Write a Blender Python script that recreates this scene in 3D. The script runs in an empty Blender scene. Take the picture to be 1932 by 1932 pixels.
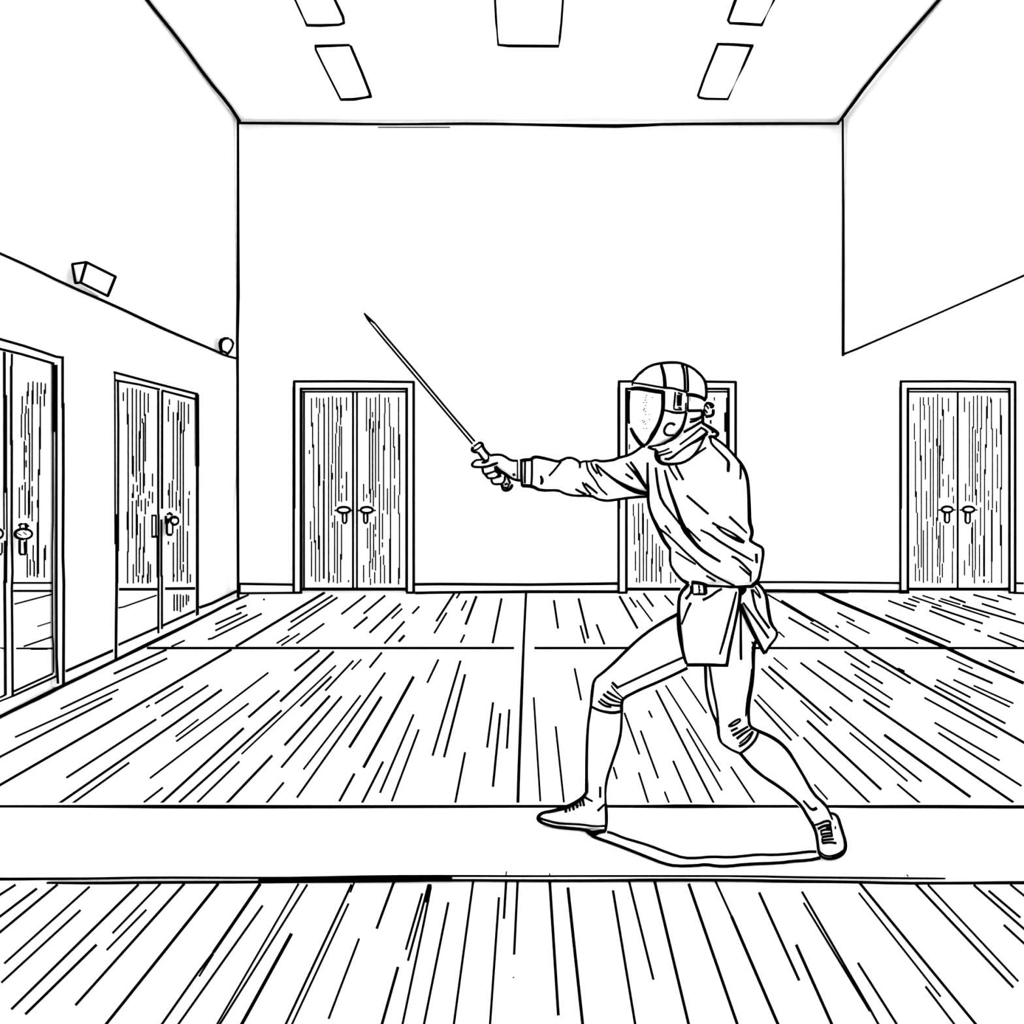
import bpy, math, random
from mathutils import Vector
from mathutils.bvhtree import BVHTree
from mathutils.geometry import delaunay_2d_cdt

C = bpy.context.scene.collection
# ------------------------------------------------------------------ camera
H = 1.26            # eye height, metres
F = 1500.0          # focal length for a 1932 wide frame
CX, CY = 1000.0, 890.0
EYE = Vector((0, 0, H))
cd = bpy.data.cameras.new('camera'); cam = bpy.data.objects.new('camera', cd); C.objects.link(cam)
cam.location = EYE; cam.rotation_euler = (math.pi/2, 0, 0)
cd.sensor_width = 36; cd.lens = F/1932*36
cd.shift_x = (966-CX)/1932; cd.shift_y = (CY-966)/1932
cd.clip_start = 0.02
bpy.context.scene.camera = cam

def ray(x, y):
    return Vector(((x-CX)/F, 1.0, -(y-CY)/F))
def at(x, y, Y):                      # the point seen at (x, y) that stands Y metres away
    return EYE + ray(x, y)*Y
class Plane:
    def __init__(s, p, n):
        s.p = Vector(p); s.n = Vector(n).normalized()
        if s.n.dot(EYE-s.p) < 0: s.n = -s.n
    def hit(s, x, y, off=0.0):
        r = ray(x, y); q = s.p + s.n*off
        return EYE + r*(s.n.dot(q-EYE)/s.n.dot(r))
    def off(s, d): return Plane(s.p+s.n*d, s.n)
def YP(Y): return Plane((0, Y, 0), (0, -1, 0))

# ------------------------------------------------------------------ materials
def mat(name, c, rough=0.9, noise=0.0, scale=20):
    m = bpy.data.materials.new(name); m.use_nodes = True
    nt = m.node_tree; nt.nodes.clear()
    o = nt.nodes.new('ShaderNodeOutputMaterial'); d = nt.nodes.new('ShaderNodeBsdfDiffuse')
    d.inputs['Roughness'].default_value = 0.0
    d.inputs['Color'].default_value = (*c, 1)
    if noise:
        n = nt.nodes.new('ShaderNodeTexNoise'); n.inputs['Scale'].default_value = scale
        r = nt.nodes.new('ShaderNodeValToRGB')
        r.color_ramp.elements[0].color = (*[max(0, v-noise) for v in c], 1)
        r.color_ramp.elements[1].color = (*[min(1, v+noise) for v in c], 1)
        tc = nt.nodes.new('ShaderNodeTexCoord')
        nt.links.new(tc.outputs['Object'], n.inputs['Vector'])
        nt.links.new(n.outputs['Fac'], r.inputs['Fac']); nt.links.new(r.outputs['Color'], d.inputs['Color'])
    nt.links.new(d.outputs[0], o.inputs[0]); return m
A = 0.95
INK = mat('black_line', (0, 0, 0))
PAINT = mat('white_wall_paint', (A, A, A), noise=.01, scale=6)
WOOD = mat('white_varnished_wood', (A, A, A), noise=.01, scale=12)
CLOTH = mat('white_cloth', (A, A, A), noise=.01, scale=60)
METAL = mat('white_metal', (A, A, A), noise=.01, scale=30)
SKIN = mat('pale_skin', (A, A, A), noise=.01, scale=40)
LAMP = bpy.data.materials.new('lamp_diffuser'); LAMP.use_nodes = True
_b = LAMP.node_tree.nodes['Principled BSDF']
_b.inputs['Base Color'].default_value = (A, A, A, 1)
_b.inputs['Emission Color'].default_value = (1, 1, 1, 1); _b.inputs['Emission Strength'].default_value = .6

# ------------------------------------------------------------------ mesh builder
def chaikin(p, w):
    q, v = [p[0]], [w[0]]
    for i in range(len(p)-1):
        (a, b), (c, d) = p[i], p[i+1]
        for t in (.25, .75):
            if (i == 0 and t == .25) or (i == len(p)-2 and t == .75): continue
            q.append((a+(c-a)*t, b+(d-b)*t)); v.append(w[i]+(w[i+1]-w[i])*t)
    return q+[p[-1]], v+[w[-1]]
def prep(pts, w, smooth=True, step=9):
    pts = [tuple(p) for p in pts]
    w = list(w) if isinstance(w, (list, tuple)) else [w]*len(pts)
    if len(w) == 2 and len(pts) > 2: w = [w[0]+(w[1]-w[0])*i/(len(pts)-1) for i in range(len(pts))]
    if smooth and len(pts) > 2: pts, w = chaikin(pts, w)
    if step:
        q, v = [pts[0]], [w[0]]
        for i in range(len(pts)-1):
            (a, b), (c, d) = pts[i], pts[i+1]
            n = max(1, int(math.hypot(c-a, d-b)/step))
            for k in range(1, n+1):
                q.append((a+(c-a)*k/n, b+(d-b)*k/n)); v.append(w[i]+(w[i+1]-w[i])*k/n)
        pts, w = q, v
    return pts, w
class MB:
    def __init__(s): s.v = []; s.f = []; s.m = []
    def add(s, v, f, m=0):
        b = len(s.v); s.v += [tuple(x) for x in v]
        s.f += [tuple(b+i for i in t) for t in f]; s.m += [m]*len(f)
    def quad(s, a, b, c, d, m=0): s.add([a, b, c, d], [(0, 1, 2, 3)], m)
    def box8(s, p, m=0):              # p: four corners of one face, then the four opposite
        s.add(p, [(3, 2, 1, 0), (4, 5, 6, 7), (0, 1, 5, 4), (1, 2, 6, 5), (2, 3, 7, 6), (3, 0, 4, 7)], m)
    def slab(s, plane, poly, o0, o1, m=0):   # a board lying on a plane, its outline as seen
        a = [plane.hit(x, y, o1) for x, y in poly]; n = len(a)
        b = [p + plane.n*(o0-o1) for p in a]
        s.add(a+b, [tuple(range(n)), tuple(range(2*n-1, n-1, -1))] +
              [(i, n+i, n+(i+1) % n, (i+1) % n) for i in range(n)], m)
    def ribbon(s, plane, pts, w, off=.003, m=1, smooth=False):   # a flat drawn line on a plane
        pts, w = prep(pts, w, smooth, 0)
        L, R = [], []
        for i, (x, y) in enumerate(pts):
            a, b = pts[max(0, i-1)], pts[min(len(pts)-1, i+1)]
            dx, dy = b[0]-a[0], b[1]-a[1]; l = math.hypot(dx, dy) or 1
            nx, ny = -dy/l*w[i]/2, dx/l*w[i]/2
            L.append(plane.hit(x+nx, y+ny, off)); R.append(plane.hit(x-nx, y-ny, off))
        n = len(L)
        s.add(L+R, [(i, i+1, n+i+1, n+i) for i in range(n-1)], m)
    def tube(s, pts, r, m=1, k=7):
        n = len(pts); vs = []; fs = []
        for i, p in enumerate(pts):
            t = (pts[min(n-1, i+1)]-pts[max(0, i-1)])
            if t.length < 1e-9: t = Vector((1, 0, 0))
            t.normalize(); u = t.cross(Vector((0, 1, 0)))
            if u.length < 1e-3: u = t.cross(Vector((1, 0, 0)))
            u.normalize(); v = t.cross(u)
            for j in range(k):
                a = 2*math.pi*j/k; vs.append(p+(u*math.cos(a)+v*math.sin(a))*r[i])
        for i in range(n-1):
            for j in range(k):
                fs.append((i*k+j, i*k+(j+1) % k, (i+1)*k+(j+1) % k, (i+1)*k+j))
        fs += [tuple(range(k-1, -1, -1)), tuple((n-1)*k+j for j in range(k))]
        s.add(vs, fs, m)
    def bead(s, pts, depth, w, m=1, smooth=True, lift=3.5):   # a round bead along an edge; depth(x, y) gives the point
        pts, w = prep(pts, w, smooth, 0)
        P, Rr = [], []
        for (x, y), ww in zip(pts, w):
            q = depth(x, y); Y = q.y; r = ww/2*Y/F
            P.append(EYE+(q-EYE)*(1-lift*r/(q-EYE).length)); Rr.append(r)
        s.tube(P, Rr, m)
    def puff(s, plane, poly, R, m=0, g=8, inset=2.2, axis=None, zmin=None):
        """a rounded solid whose outline on the plane is poly; R (pixels) is its half thickness"""
        poly = [tuple(p) for p in poly]
        ar = sum(poly[i][0]*poly[(i+1) % len(poly)][1]-poly[(i+1) % len(poly)][0]*poly[i][1] for i in range(len(poly)))
        if ar < 0: poly.reverse()
        n = len(poly); q = []
        for i in range(n):            # inset
            a, b, c = poly[i-1], poly[i], poly[(i+1) % n]
            d1 = (b[0]-a[0], b[1]-a[1]); d2 = (c[0]-b[0], c[1]-b[1])
            l1 = math.hypot(*d1) or 1; l2 = math.hypot(*d2) or 1
            nx = -(d1[1]/l1+d2[1]/l2); ny = d1[0]/l1+d2[0]/l2; l = math.hypot(nx, ny) or 1
            q.append((b[0]+nx/l*inset, b[1]+ny/l*inset))
        B = []
        for i in range(n):
            (a, b), (c, d) = q[i], q[(i+1) % n]; k = max(1, int(math.hypot(c-a, d-b)/6))
            B += [(a+(c-a)*j/k, b+(d-b)*j/k) for j in range(k)]
        nb = len(B)
        def inside(x, y):
            r = False
            for i in range(n):
                (a, b), (c, d) = q[i], q[(i+1) % n]
                if (b > y) != (d > y) and x < (c-a)*(y-b)/(d-b)+a: r = not r
            return r
        def dist(x, y):
            best = 1e9
            for i in range(n):
                (a, b), (c, d) = q[i], q[(i+1) % n]
                ex, ey = c-a, d-b; t = max(0, min(1, ((x-a)*ex+(y-b)*ey)/(ex*ex+ey*ey+1e-9)))
                best = min(best, math.hypot(x-a-ex*t, y-b-ey*t))
            return best
        I = []
        for i in range(nb):
            a, b = B[i-1], B[(i+1) % nb]; dx, dy = b[0]-a[0], b[1]-a[1]; l = math.hypot(dx, dy) or 1
            for o in (1.0, 3.2):
                x, y = B[i][0]-dy/l*o, B[i][1]+dx/l*o
                if inside(x, y) and dist(x, y) > o*.8: I.append((x, y))
        x0, x1 = min(p[0] for p in q), max(p[0] for p in q); y0, y1 = min(p[1] for p in q), max(p[1] for p in q)
        y = y0+g*.5; row = 0
        while y < y1:
            x = x0+g*(.5 if row % 2 else .25)
            while x < x1:
                if inside(x, y) and dist(x, y) > max(4.5, g*.6): I.append((x, y))
                x += g
            y += g*.87; row += 1
        P = B+I
        vo, _, fo, ov, _, _ = delaunay_2d_cdt([Vector(p) for p in P], [(i, (i+1) % nb) for i in range(nb)], [], 1, 1e-4)
        P = [(v.x, v.y) for v in vo]
        cxp, cyp = (x0+x1)/2, (y0+y1)/2
        cen = plane.hit(cxp, cyp); ax = Vector(axis) if axis else (EYE-cen).normalized()
        if ax.dot(EYE-cen) < 0: ax = -ax
        ppm = (cen-EYE).y/F
        fr, bk = [], []
        for (x, y) in P:
            d = dist(x, y) if True else 0
            d = min(d, R); b = math.sqrt(max(0, d*(2*R-d)))*ppm
            p = plane.hit(x, y); a_, c_ = p+ax*b, p-ax*b
            if zmin is not None:
                a_.z = max(a_.z, zmin); c_.z = max(c_.z, zmin)
            fr.append(a_); bk.append(c_)
        k = len(fr)
        s.add(fr+bk, [tuple(f) for f in fo]+[tuple(k+i for i in reversed(f)) for f in fo], m)
    def bvh(s): return BVHTree.FromPolygons([Vector(v) for v in s.v], s.f)
    def build(s, name, mats, parent=None, smooth=False, kind=None):
        me = bpy.data.meshes.new(name); me.from_pydata(s.v, [], s.f)
        for m in mats: me.materials.append(m)
        me.polygons.foreach_set('material_index', s.m)
        if smooth: me.polygons.foreach_set('use_smooth', [True]*len(s.f))
        me.update()
        o = bpy.data.objects.new(name, me); C.objects.link(o)
        if parent: o.parent = parent; o.matrix_parent_inverse = parent.matrix_world.inverted()
        if kind: o['kind'] = kind
        return o
def tag(o, label, cat, group=None, kind=None):
    o['label'] = label; o['category'] = cat
    if group: o['group'] = group
    if kind: o['kind'] = kind
    return o
def empty(name, loc):
    o = bpy.data.objects.new(name, None); C.objects.link(o); o.location = loc; o.empty_display_size = .1
    o.matrix_world.translation = loc
    bpy.context.view_layer.update()
    return o
def nums(t):                          # "x y x y .. w; .." -> list of ([(x, y)..], w)
    out = []
    for l in t.replace('\n', ';').split(';'):
        v = [float(a) for a in l.split()]
        if len(v) < 5: continue
        w = v[-1]; out.append(([(v[i], v[i+1]) for i in range(0, len(v)-1, 2)], w))
    return out
def P(t):
    v = [float(a) for a in t.split()]
    return [(v[i], v[i+1]) for i in range(0, len(v), 2)]
WK = 1.5                              # line weights gain this many pixels
EXPO = 1.6
# ================================================================== the room
FLOOR = Plane((0, 0, 0), (0, 0, 1))
YB = FLOOR.hit(1000, 1117).y                         # back wall distance
BACK = YP(YB)
_a = FLOOR.hit(449, 1117); _b2 = FLOOR.hit(0, 1353)
_d = (_a-_b2).normalized(); LEFT = Plane(_a, (-_d.y, _d.x, 0))
_c = BACK.hit(1590, 670); _e = at(1772, 0, YB*5.866/8.06)
_d2 = Vector((_e.x-_c.x, _e.y-_c.y, 0)).normalized(); RIGHT = Plane(_c, (-_d2.y, _d2.x, 0))

# ---- ceiling: through the drawn edges
cl0, cl1 = LEFT.hit(449, 228), LEFT.hit(277, 0)
cr0, cr1 = RIGHT.hit(1590, 228), RIGHT.hit(1772, 0)
def ext(a, b, Y): return a+(b-a)*((Y-a.y)/(b.y-a.y))
bl, br = BACK.hit(446, 229.5), BACK.hit(1592, 229.5)
fl, fr_ = ext(bl, cl1, -1.2), ext(br, cr1, -1.2)
m = MB(); N = 8
for i in range(N):
    for j in range(N):
        def q(u, v): return (bl*(1-u)+br*u)*(1-v)+(fl*(1-u)+fr_*u)*v
        m.quad(q(i/N, j/N), q((i+1)/N, j/N), q((i+1)/N, (j+1)/N), q(i/N, (j+1)/N))
cz = [m.v[i] for i in range(len(m.v))]
m.add([v+Vector((0, 0, .2)) for v in (bl, br, fr_, fl)], [(0, 1, 2, 3)])
CEILB = m.bvh()
fl.x -= .3; fr_.x += .3
def seen(x, y):                       # the room surface seen at (x, y)
    c = [BACK.hit(x, y)]
    h_ = CEILB.ray_cast(EYE, ray(x, y))[0]
    if h_: c.append(h_)
    if y > CY+5: c.append(FLOOR.hit(x, y))
    if x < CX: c.append(LEFT.hit(x, y))
    elif y < 700: c.append(RIGHT.hit(x, y))
    c = [q for q in c if q.y > .3]
    return min(c, key=lambda q: q.y)
def onceil(x, y):
    h = CEILB.ray_cast(EYE, ray(x, y))[0]
    return h if h else at(x, y, 5)
for pts, w in nums('190 -114 277 0 337 74 392 150 430 195 452 229 5'):
    m.bead(pts, seen, w+WK)
for pts, w in nums('1870 -118 1772 0 1700 82 1638 155 1597 212 1580 233 5'):
    m.bead(pts, seen, w+WK)
tag(m.build('ceiling', [PAINT, INK]), 'high plain white ceiling carrying five lamp panels', 'ceiling', kind='structure')

# ---- back wall
m = MB()
zt = 5.2; xl = BACK.hit(447, 900).x-.3; xr = BACK.hit(2500, 900).x
m.box8([(xl, YB, 0), (xr, YB, 0), (xr, YB, zt), (xl, YB, zt), (xl, YB+.15, 0), (xr, YB+.15, 0), (xr, YB+.15, zt), (xl, YB+.15, zt)])
m.bead(P('450 232 560 232.5 720 234.5 800 234 900 233 1000 235 1150 238 1210 236.5 1260 234 1450 233 1583 233'), seen, [5, 5.5, 4.5, 4.5, 5.5, 4.5, 7.5, 6, 5, 6, 5])
m.ribbon(BACK, P('713 240.3 849 240.3'), 1.8)
m.bead(P('449 222 449.5 560 448 640 448.5 720 448.5 900 449.5 1128'), seen, [4.5, 6, 5.5, 5, 5.5, 5.5], smooth=False)
tag(m.build('wall_back', [PAINT, INK]), 'tall blank white end wall holding three double doors', 'wall', kind='structure')

# ---- left wall
m = MB()
p0 = LEFT.hit(446.5, 900); n = LEFT.n; u = Vector((-n.y, n.x, 0))
if u.y > 0: u = -u
p1 = p0+u*9.4
back = -n*.15
def up(p, z): return Vector((p.x, p.y, z))
m.box8([up(p0, 0), up(p1, 0), up(p1, zt), up(p0, zt), up(p0+back, 0), up(p1+back, 0), up(p1+back, zt), up(p0+back, zt)])
tag(m.build('wall_left', [PAINT, INK]), 'white side wall with two double doors and a thin ledge line above', 'wall', kind='structure')
m = MB()
m.bead(P('-260 363 0 478 60 505 120 535 217 577 290 612 345 636 400 659 425 671 449 677'), seen, [5, 5, 5.5, 5.5, 5.5, 6, 5.5, 5, 4.5, 4.5], lift=2.5)
tag(m.build('trim_1', [PAINT, INK]), 'dark thin rail running along the side wall above its doors', 'rail', kind='structure')

# ---- right wall: hangs from the ceiling and stops above the floor bay
m = MB()
q0 = RIGHT.hit(1590, 670); n2 = RIGHT.n; zb0 = q0.z; z1 = RIGHT.hit(1932, 520).z
u2 = Vector((-n2.y, n2.x, 0))
if u2.y > 0: u2 = -u2
q1 = q0+u2*9.0; lng = (RIGHT.hit(1932, 520)-q0).xy.length
zb1 = zb0+(z1-zb0)/lng*9.0; bk2 = -n2*.14
m.box8([up(q0, zb0), up(q1, zb1), up(q1, zt), up(q0, zt), up(q0+bk2, zb0), up(q1+bk2, zb1), up(q1+bk2, zt), up(q0+bk2, zt)])
m.bead(P('1590 222 1591 400 1591 500 1590.5 672'), seen, [4, 4.5, 5, 5], smooth=False)
m.bead(P('1590 669 1618 658 1760 596 1932 520 2350 336'), seen, [4.5, 4.5, 4, 4.5, 4.5], smooth=False, lift=2.5)
tag(m.build('wall_right', [PAINT, INK]), 'upper side wall stopping short above an open floor bay', 'wall', kind='structure')

# ---- floor with its board joints and grain
STROKES = '''323 1220 348.9 1208 2;214.3 1271.4 314.7 1225.3 3;113.9 1337.7 223.6 1285.3 315.7 1241.8 2.5;28 1391 124 1347.4 223.6 1300.4 2.3
0 1428 111.8 1369 212 1317.4 3;0 1481 198.8 1366 399.6 1247 437 1225.3 3.6;444.5 1220 613 1117.6 3.6;125 1467.5 295 1356.7 3;109.7 1517 329 1365 418.6 1300.8 3.4
133.5 1518 244 1438.5 2.8;292 1327.7 345.8 1294.6 2.6;275.4 1335 282.6 1330 2;304.3 1351.6 393.4 1292.5 2.7;331 1390 374.7 1356.7 2;332.3 1399 399.6 1350 506.6 1268.7 2.3
282.6 1468.5 399.6 1379.5 469.4 1326.7 2.4;303.3 1516 460 1373.3 3.6;337.5 1514 531.5 1340 3.2;271 1514 307.5 1485.5 2.6;445.5 1149.7 465 1142.4 2.8;406 1178 456 1155.5 2.5
406 1190 467.3 1159.4 2.2;392 1206 400 1204.5 494 1157.5 2.4;496 1131 500 1131 2;548 1174 627.7 1123 2.5;542.9 1189.6 637 1127 2.5;521.7 1213.9 546 1199 2;530.4 1218 565.6 1194.8 2
559 1213.9 612 1176 2.4;643.9 1159 689.9 1123.4 2.6;685.7 1158 727 1123.4 2.6;667 1186 693.6 1163.8 3;697 1194 756 1138.7 3;738.5 1167.3 759 1148 2;777.8 1158 791.3 1143.9 2.4
725 1214.3 763.4 1172 2.8;752 1210.8 763.4 1198.3 3.6;555.3 1265.6 602.9 1226.7 3.3;528.4 1323.6 629.8 1228.8 3.6;455.5 1423 532.5 1350.5 634 1255.3 2;566.7 1333 625.7 1276 3
613.3 1303.3 667 1246 2.5;663 1263.6 682 1243.5 2;697 1259.8 720.5 1230.8 2.8;468.3 1353.6 527.3 1302.5 3.3;536.6 1406.4 622.6 1312.2 3.6;530.4 1448.4 645 1313.3 3;572.3 1452 680.5 1311.6 2.4
560 1505 727 1268.7 2.9;658.8 1410.6 719.9 1313.9 4;685.7 1448.4 780.5 1276 4.4;716.8 1496 780.5 1347.4 2.9;739 1512 790.3 1375.8 2.8;640 1512 669 1459 3.4;683 1515 723 1436.4 3.2
427 1516 513.9 1425 3.7;372 1514 451.8 1436.4 2.8;500 1518 535.6 1475.8 2.8;823 1172.5 857 1119.7 3;861 1129 867.3 1119.7 2;819 1195 843 1155.5 2.4;870.4 1152.4 880.3 1132.7 2.4
878.3 1178.7 899 1124.4 3.6;869 1212.8 876.6 1196.9 2.4;929.4 1213.9 946.4 1128.6 3;1045 1132 1053 1186 2.8;1091.5 1128.6 1110 1205 3.2;1095 1179.7 1104 1213.9 2.5
1125.5 1177.6 1140.6 1216 2.8;1168.5 1124.4 1203 1186 3.3;1187.5 1126.5 1201 1146.3 2.4;1200.7 1132 1231.3 1172.8 1.8;1214 1119 1233 1144.7 2.8;1253.7 1123 1271 1142 2.4
806 1288.4 827.3 1243.9 2.6;816 1426 869 1246 3;837.7 1429 877.6 1271.8 3.3;858 1519 877.6 1418.8 3;919 1410.6 930.4 1324.6 3;930 1484.7 943.9 1345.3 3.3;956.3 1412.6 961 1338 3
1007 1315.3 1019.5 1512 2.4;1048.4 1370 1064 1514 2.5;1084 1260.5 1096.5 1321.5 2.5;1178 1344.5 1206.4 1423.4 2.5;1208.5 1378 1242 1468.7 2.5;1205 1457 1223.8 1516.6 2.5
1157.3 1446.7 1164.3 1470 2.4;1223.8 1340.6 1230.5 1354.3 2.4;1237.5 1301.7 1347.5 1516.6 2.9;1255.6 1292.7 1359 1455.7 2;1286 1275.9 1333.3 1345.7 2;1295.2 1374.2 1362.5 1491.4 2.2
1269.9 1435 1305.6 1516.6 2.7;1253.8 1493.3 1262.9 1516.6 2.2;1378.6 1446 1425 1516.6 2.4;1448 1121.3 1517 1162 1535 1173 2;1474 1132.8 1524 1163.3 1543 1173.7 1620 1220.5 2.8
1628.6 1224 1666 1247 1735 1288.6 1803.7 1327 1932 1401 3.6;1528.7 1174.4 1563.8 1193.6 2;1487.4 1164.7 1563.8 1208.8 2.8;1468.8 1191.6 1480.5 1202.6 1.8
1579.7 1155.5 1612.7 1172.3 2.4;1596.6 1172.3 1641 1195.3 2;1576 1179.9 1582.4 1184 2.4;1459.2 1240.4 1486 1263 1.8;1436.5 1261 1478.5 1300.3 2.6;1449.8 1257 1569.4 1360.2 3.6
1510 1250 1608.6 1323.7 2.8;1542.2 1246 1666 1327.2 1679 1334.8 2.8;1593 1228.7 1641 1259.7 2.7;1604.5 1251.9 1666 1290 2.7;1612 1272 1666 1308 1684.6 1320.3 2.3;1643.7 1246.6 1666 1258.5 1718.3 1290 2.5
1693.5 1261 1707 1267 3;1628.6 1319.6 1666 1345.4 1912.5 1514 3.5;1565 1333 1666 1416.3 1739 1474.6 2.7;1510 1321.3 1561.8 1368.8 2.3;1429 1310.3 1507 1389.5 2;1423 1319.6 1493.6 1397 2.9
1522.5 1359.2 1663 1490 3.6;1515.7 1390.9 1544.6 1421 1643 1516.9 2.9;1602.7 1382 1666 1434.2 1712.5 1474.2 2.4;1536.3 1479.7 1561.8 1508.6 2;1675.6 1132.8 1726 1152 2.4;1703.9 1136.5 1729.7 1144.3 2.4
1713.5 1129 1735.5 1137 2.2;1721 1125.2 1776.8 1144.3 2;1740.3 1123.4 1763.8 1131 1.7;1770 1132.8 1867.7 1165 2.1;1774 1129 1812.6 1140.6 1.8;1791.3 1125.5 1822.3 1137 2.7;1815.4 1142 1932 1176.4 2.7
1836 1121.8 1884.6 1135 2.4;1881.5 1123.4 1909 1131.4 2.2;1851.9 1138.6 1916.6 1159.6 2.5;1756.9 1144 1854.6 1176.4 2.7;1753 1151.6 1820.6 1178.5 2.7;1670 1160 1794 1212.2 2.7;1708 1202.9 1733 1214 2
1838 1187.4 1850.5 1191.6 2.6;1862.6 1198.7 1918.7 1220.5 2.6;1885.6 1193.4 1932 1210.6 2.4;1785.4 1238.4 1835.6 1261.4 1.9;1807.8 1261 1873.2 1289.3 3;1864.7 1246 1914.5 1269 2.3;1798.5 1282 1905.6 1334 2.3
1836.7 1293.2 1912.5 1327.2 2;1766.5 1282 1831.2 1316 2.5;1762.8 1293.2 1897.3 1365 2.7;1743.8 1316 1835.3 1366 1882 1391.6 2.5;1763 1363 1886.3 1435 2.5;1770 1382 1927.6 1483 2.7;1668 1386 1831.2 1503.8 4
1692.6 1479 1737 1516 2.6;0 1688 29.5 1669 3.2;0 1729 69.9 1676 3.4;0 1758.6 108.7 1668.5 3.4;7.8 1818 169.3 1672.4 2.9;2.3 1854 152.2 1716.6 3;21 1904.5 261.6 1668.5 3.6;47.4 1913.8 182.5 1781.8 3.8
212 1760.9 303 1667 2.8;201 1792.7 276.4 1715.9 2.8;142 1896.8 348 1667 3.7;200.3 1932 412 1667 4.4;305.6 1932 373.2 1835.4 402.7 1796.6 3.4;402.7 1796.6 491.2 1667 5;375.5 1842.4 402.7 1799.7 2.2
336.7 1932 495.8 1708 3.1;409.7 1932 563.4 1667 2.6;415 1932 580 1668.5 2.8;456.2 1932 550.2 1760.9 5.4;539.3 1932 663.3 1668.5 3.3;551 1932 657.8 1704.2 2.7;661 1684 669.5 1662.3 1.7
710.6 1752.3 743.2 1663.8 3.8;619.8 1922.4 677.7 1770.2 3;720.7 1932 751 1823.8 4.2;765.7 1792 796.8 1685 3.2;769.6 1813 793 1728.3 808.4 1669.3 3.2;806 1703 811 1668 6;759.5 1932 799 1743.8 813 1672.4 3.2
800 1932 846 1702 3.3;856.3 1932 892.8 1662.3 3.2;924.6 1932 941.4 1692.6 3.2;950.7 1733.7 955 1662 3.4;970 1801.3 976.6 1664 3.4;969 1842.8 969 1845 2;1037.2 1663.8 1053.5 1916 4.2;1071.4 1674 1099.3 1932 4.6
1156.5 1679.4 1198.4 1932 3.6;1186.8 1662.3 1233 1848.6 3.3;1235 1662.3 1299.3 1932 4.3;1299.3 1667 1391 1932 4.4;1349.8 1662.3 1380 1728.3 2.8;1380 1728.3 1467.7 1932 4.6;1432 1683.2 1508 1850 3.9
1502 1781.8 1569.4 1932 4.5;1512.8 1681.7 1642.4 1905.3 1657.2 1932 3.2;1516 1702.7 1641 1907.6 2.7;1618.4 1816 1691.8 1932 3.4;1622.2 1666 1840.9 1932 3.8;1620 1684 1774.9 1880.5 2.5
1746 1860.6 1800.5 1932 3;1728.3 1668.5 1912.3 1863.4 3.5;1750.8 1669.3 1921.6 1851.7 2.7;1837 1669.3 1932 1752.3 3.2;1865 1680 1925.5 1731.4 3.2;1893.6 1744.6 1931 1778.7 3.2;1906 1668.5 1932 1689.5 2.9
277 1222.6 970 1222.6 3.4;1008 1222.6 1930 1222.6 2600 1222.6 3.4'''
m = MB()
m.box8([(-4.5, YB+.15, 0), (7.5, YB+.15, 0), (7.5, -1.2, 0), (-4.5, -1.2, 0), (-4.5, YB+.15, -.1), (7.5, YB+.15, -.1), (7.5, -1.2, -.1), (-4.5, -1.2, -.1)])
def edge_ext(pts):                    # boards run on past the frame
    pts = list(pts)
    for _ in (0, 1):
        (a, b), (c, d) = pts[-2], pts[-1]
        if c <= 1 or c >= 1931 or d >= 1931: pts[-1] = (c+(c-a)*.3, d+(d-b)*.3)
        pts.reverse()
    return pts
for pts, w in nums(STROKES):
    m.ribbon(FLOOR, edge_ext(pts), w+WK, .0012)
rnd = random.Random(4)
def run(x, y0, y1, w):                # a mark along the boards, which run to the far end of the hall
    k = (x-1000)/(y0-872); m.ribbon(FLOOR, [(x, y0), (1000+k*(y1-872), y1)], w+WK, .0012)
for x, y0, y1, w in ((1300, 1122, 1160, 2.4), (1330, 1140, 1218, 2.6), (1352, 1125, 1150, 2.2), (1325, 1165, 1235, 2.6), (1237, 1198, 1225, 2.2), (1252, 1190, 1250, 2.4),
                     (1345, 1270, 1335, 2.6), (1362, 1275, 1300, 2.2), (1385, 1280, 1303, 2.4), (1376, 1330, 1356, 2.2), (1128, 1350, 1400, 2.6), (1125, 1345, 1440, 2.2),
                     (1148, 1290, 1330, 2.2), (1164, 1266, 1290, 2.2), (1440, 1405, 1450, 2.4), (1468, 1415, 1445, 2.4)):
    run(x, y0, y1, w)
for i in range(46):
    y = rnd.uniform(1125, 1480); x = rnd.uniform(1990, 2700); run(x, y, min(1516, y+rnd.uniform(12, 75)), rnd.choice((2, 2.4, 2.8)))
for i in range(16):
    y = rnd.uniform(1670, 1760); x = rnd.uniform(2010, 2600); run(x, y, y+rnd.uniform(60, 200), rnd.choice((2.8, 3.2, 3.6)))
m.ribbon(FLOOR, P('992.5 1118.6 988.4 1203.5 984.3 1307 979 1452 977 1519'), [4.8, 4.8, 6, 6, 6], .0012)
m.ribbon(FLOOR, P('1543 1116.5 1579 1133 1665.7 1170 1734.8 1200.5 1783 1221 1838 1247.3 1932 1289'), [5, 7.5, 6, 8.5, 7, 6.5, 6.5], .0014)
tag(m.build('floor', [WOOD, INK]), 'pale wooden board floor with dark joints running to the end wall', 'floor', kind='structure')

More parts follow.
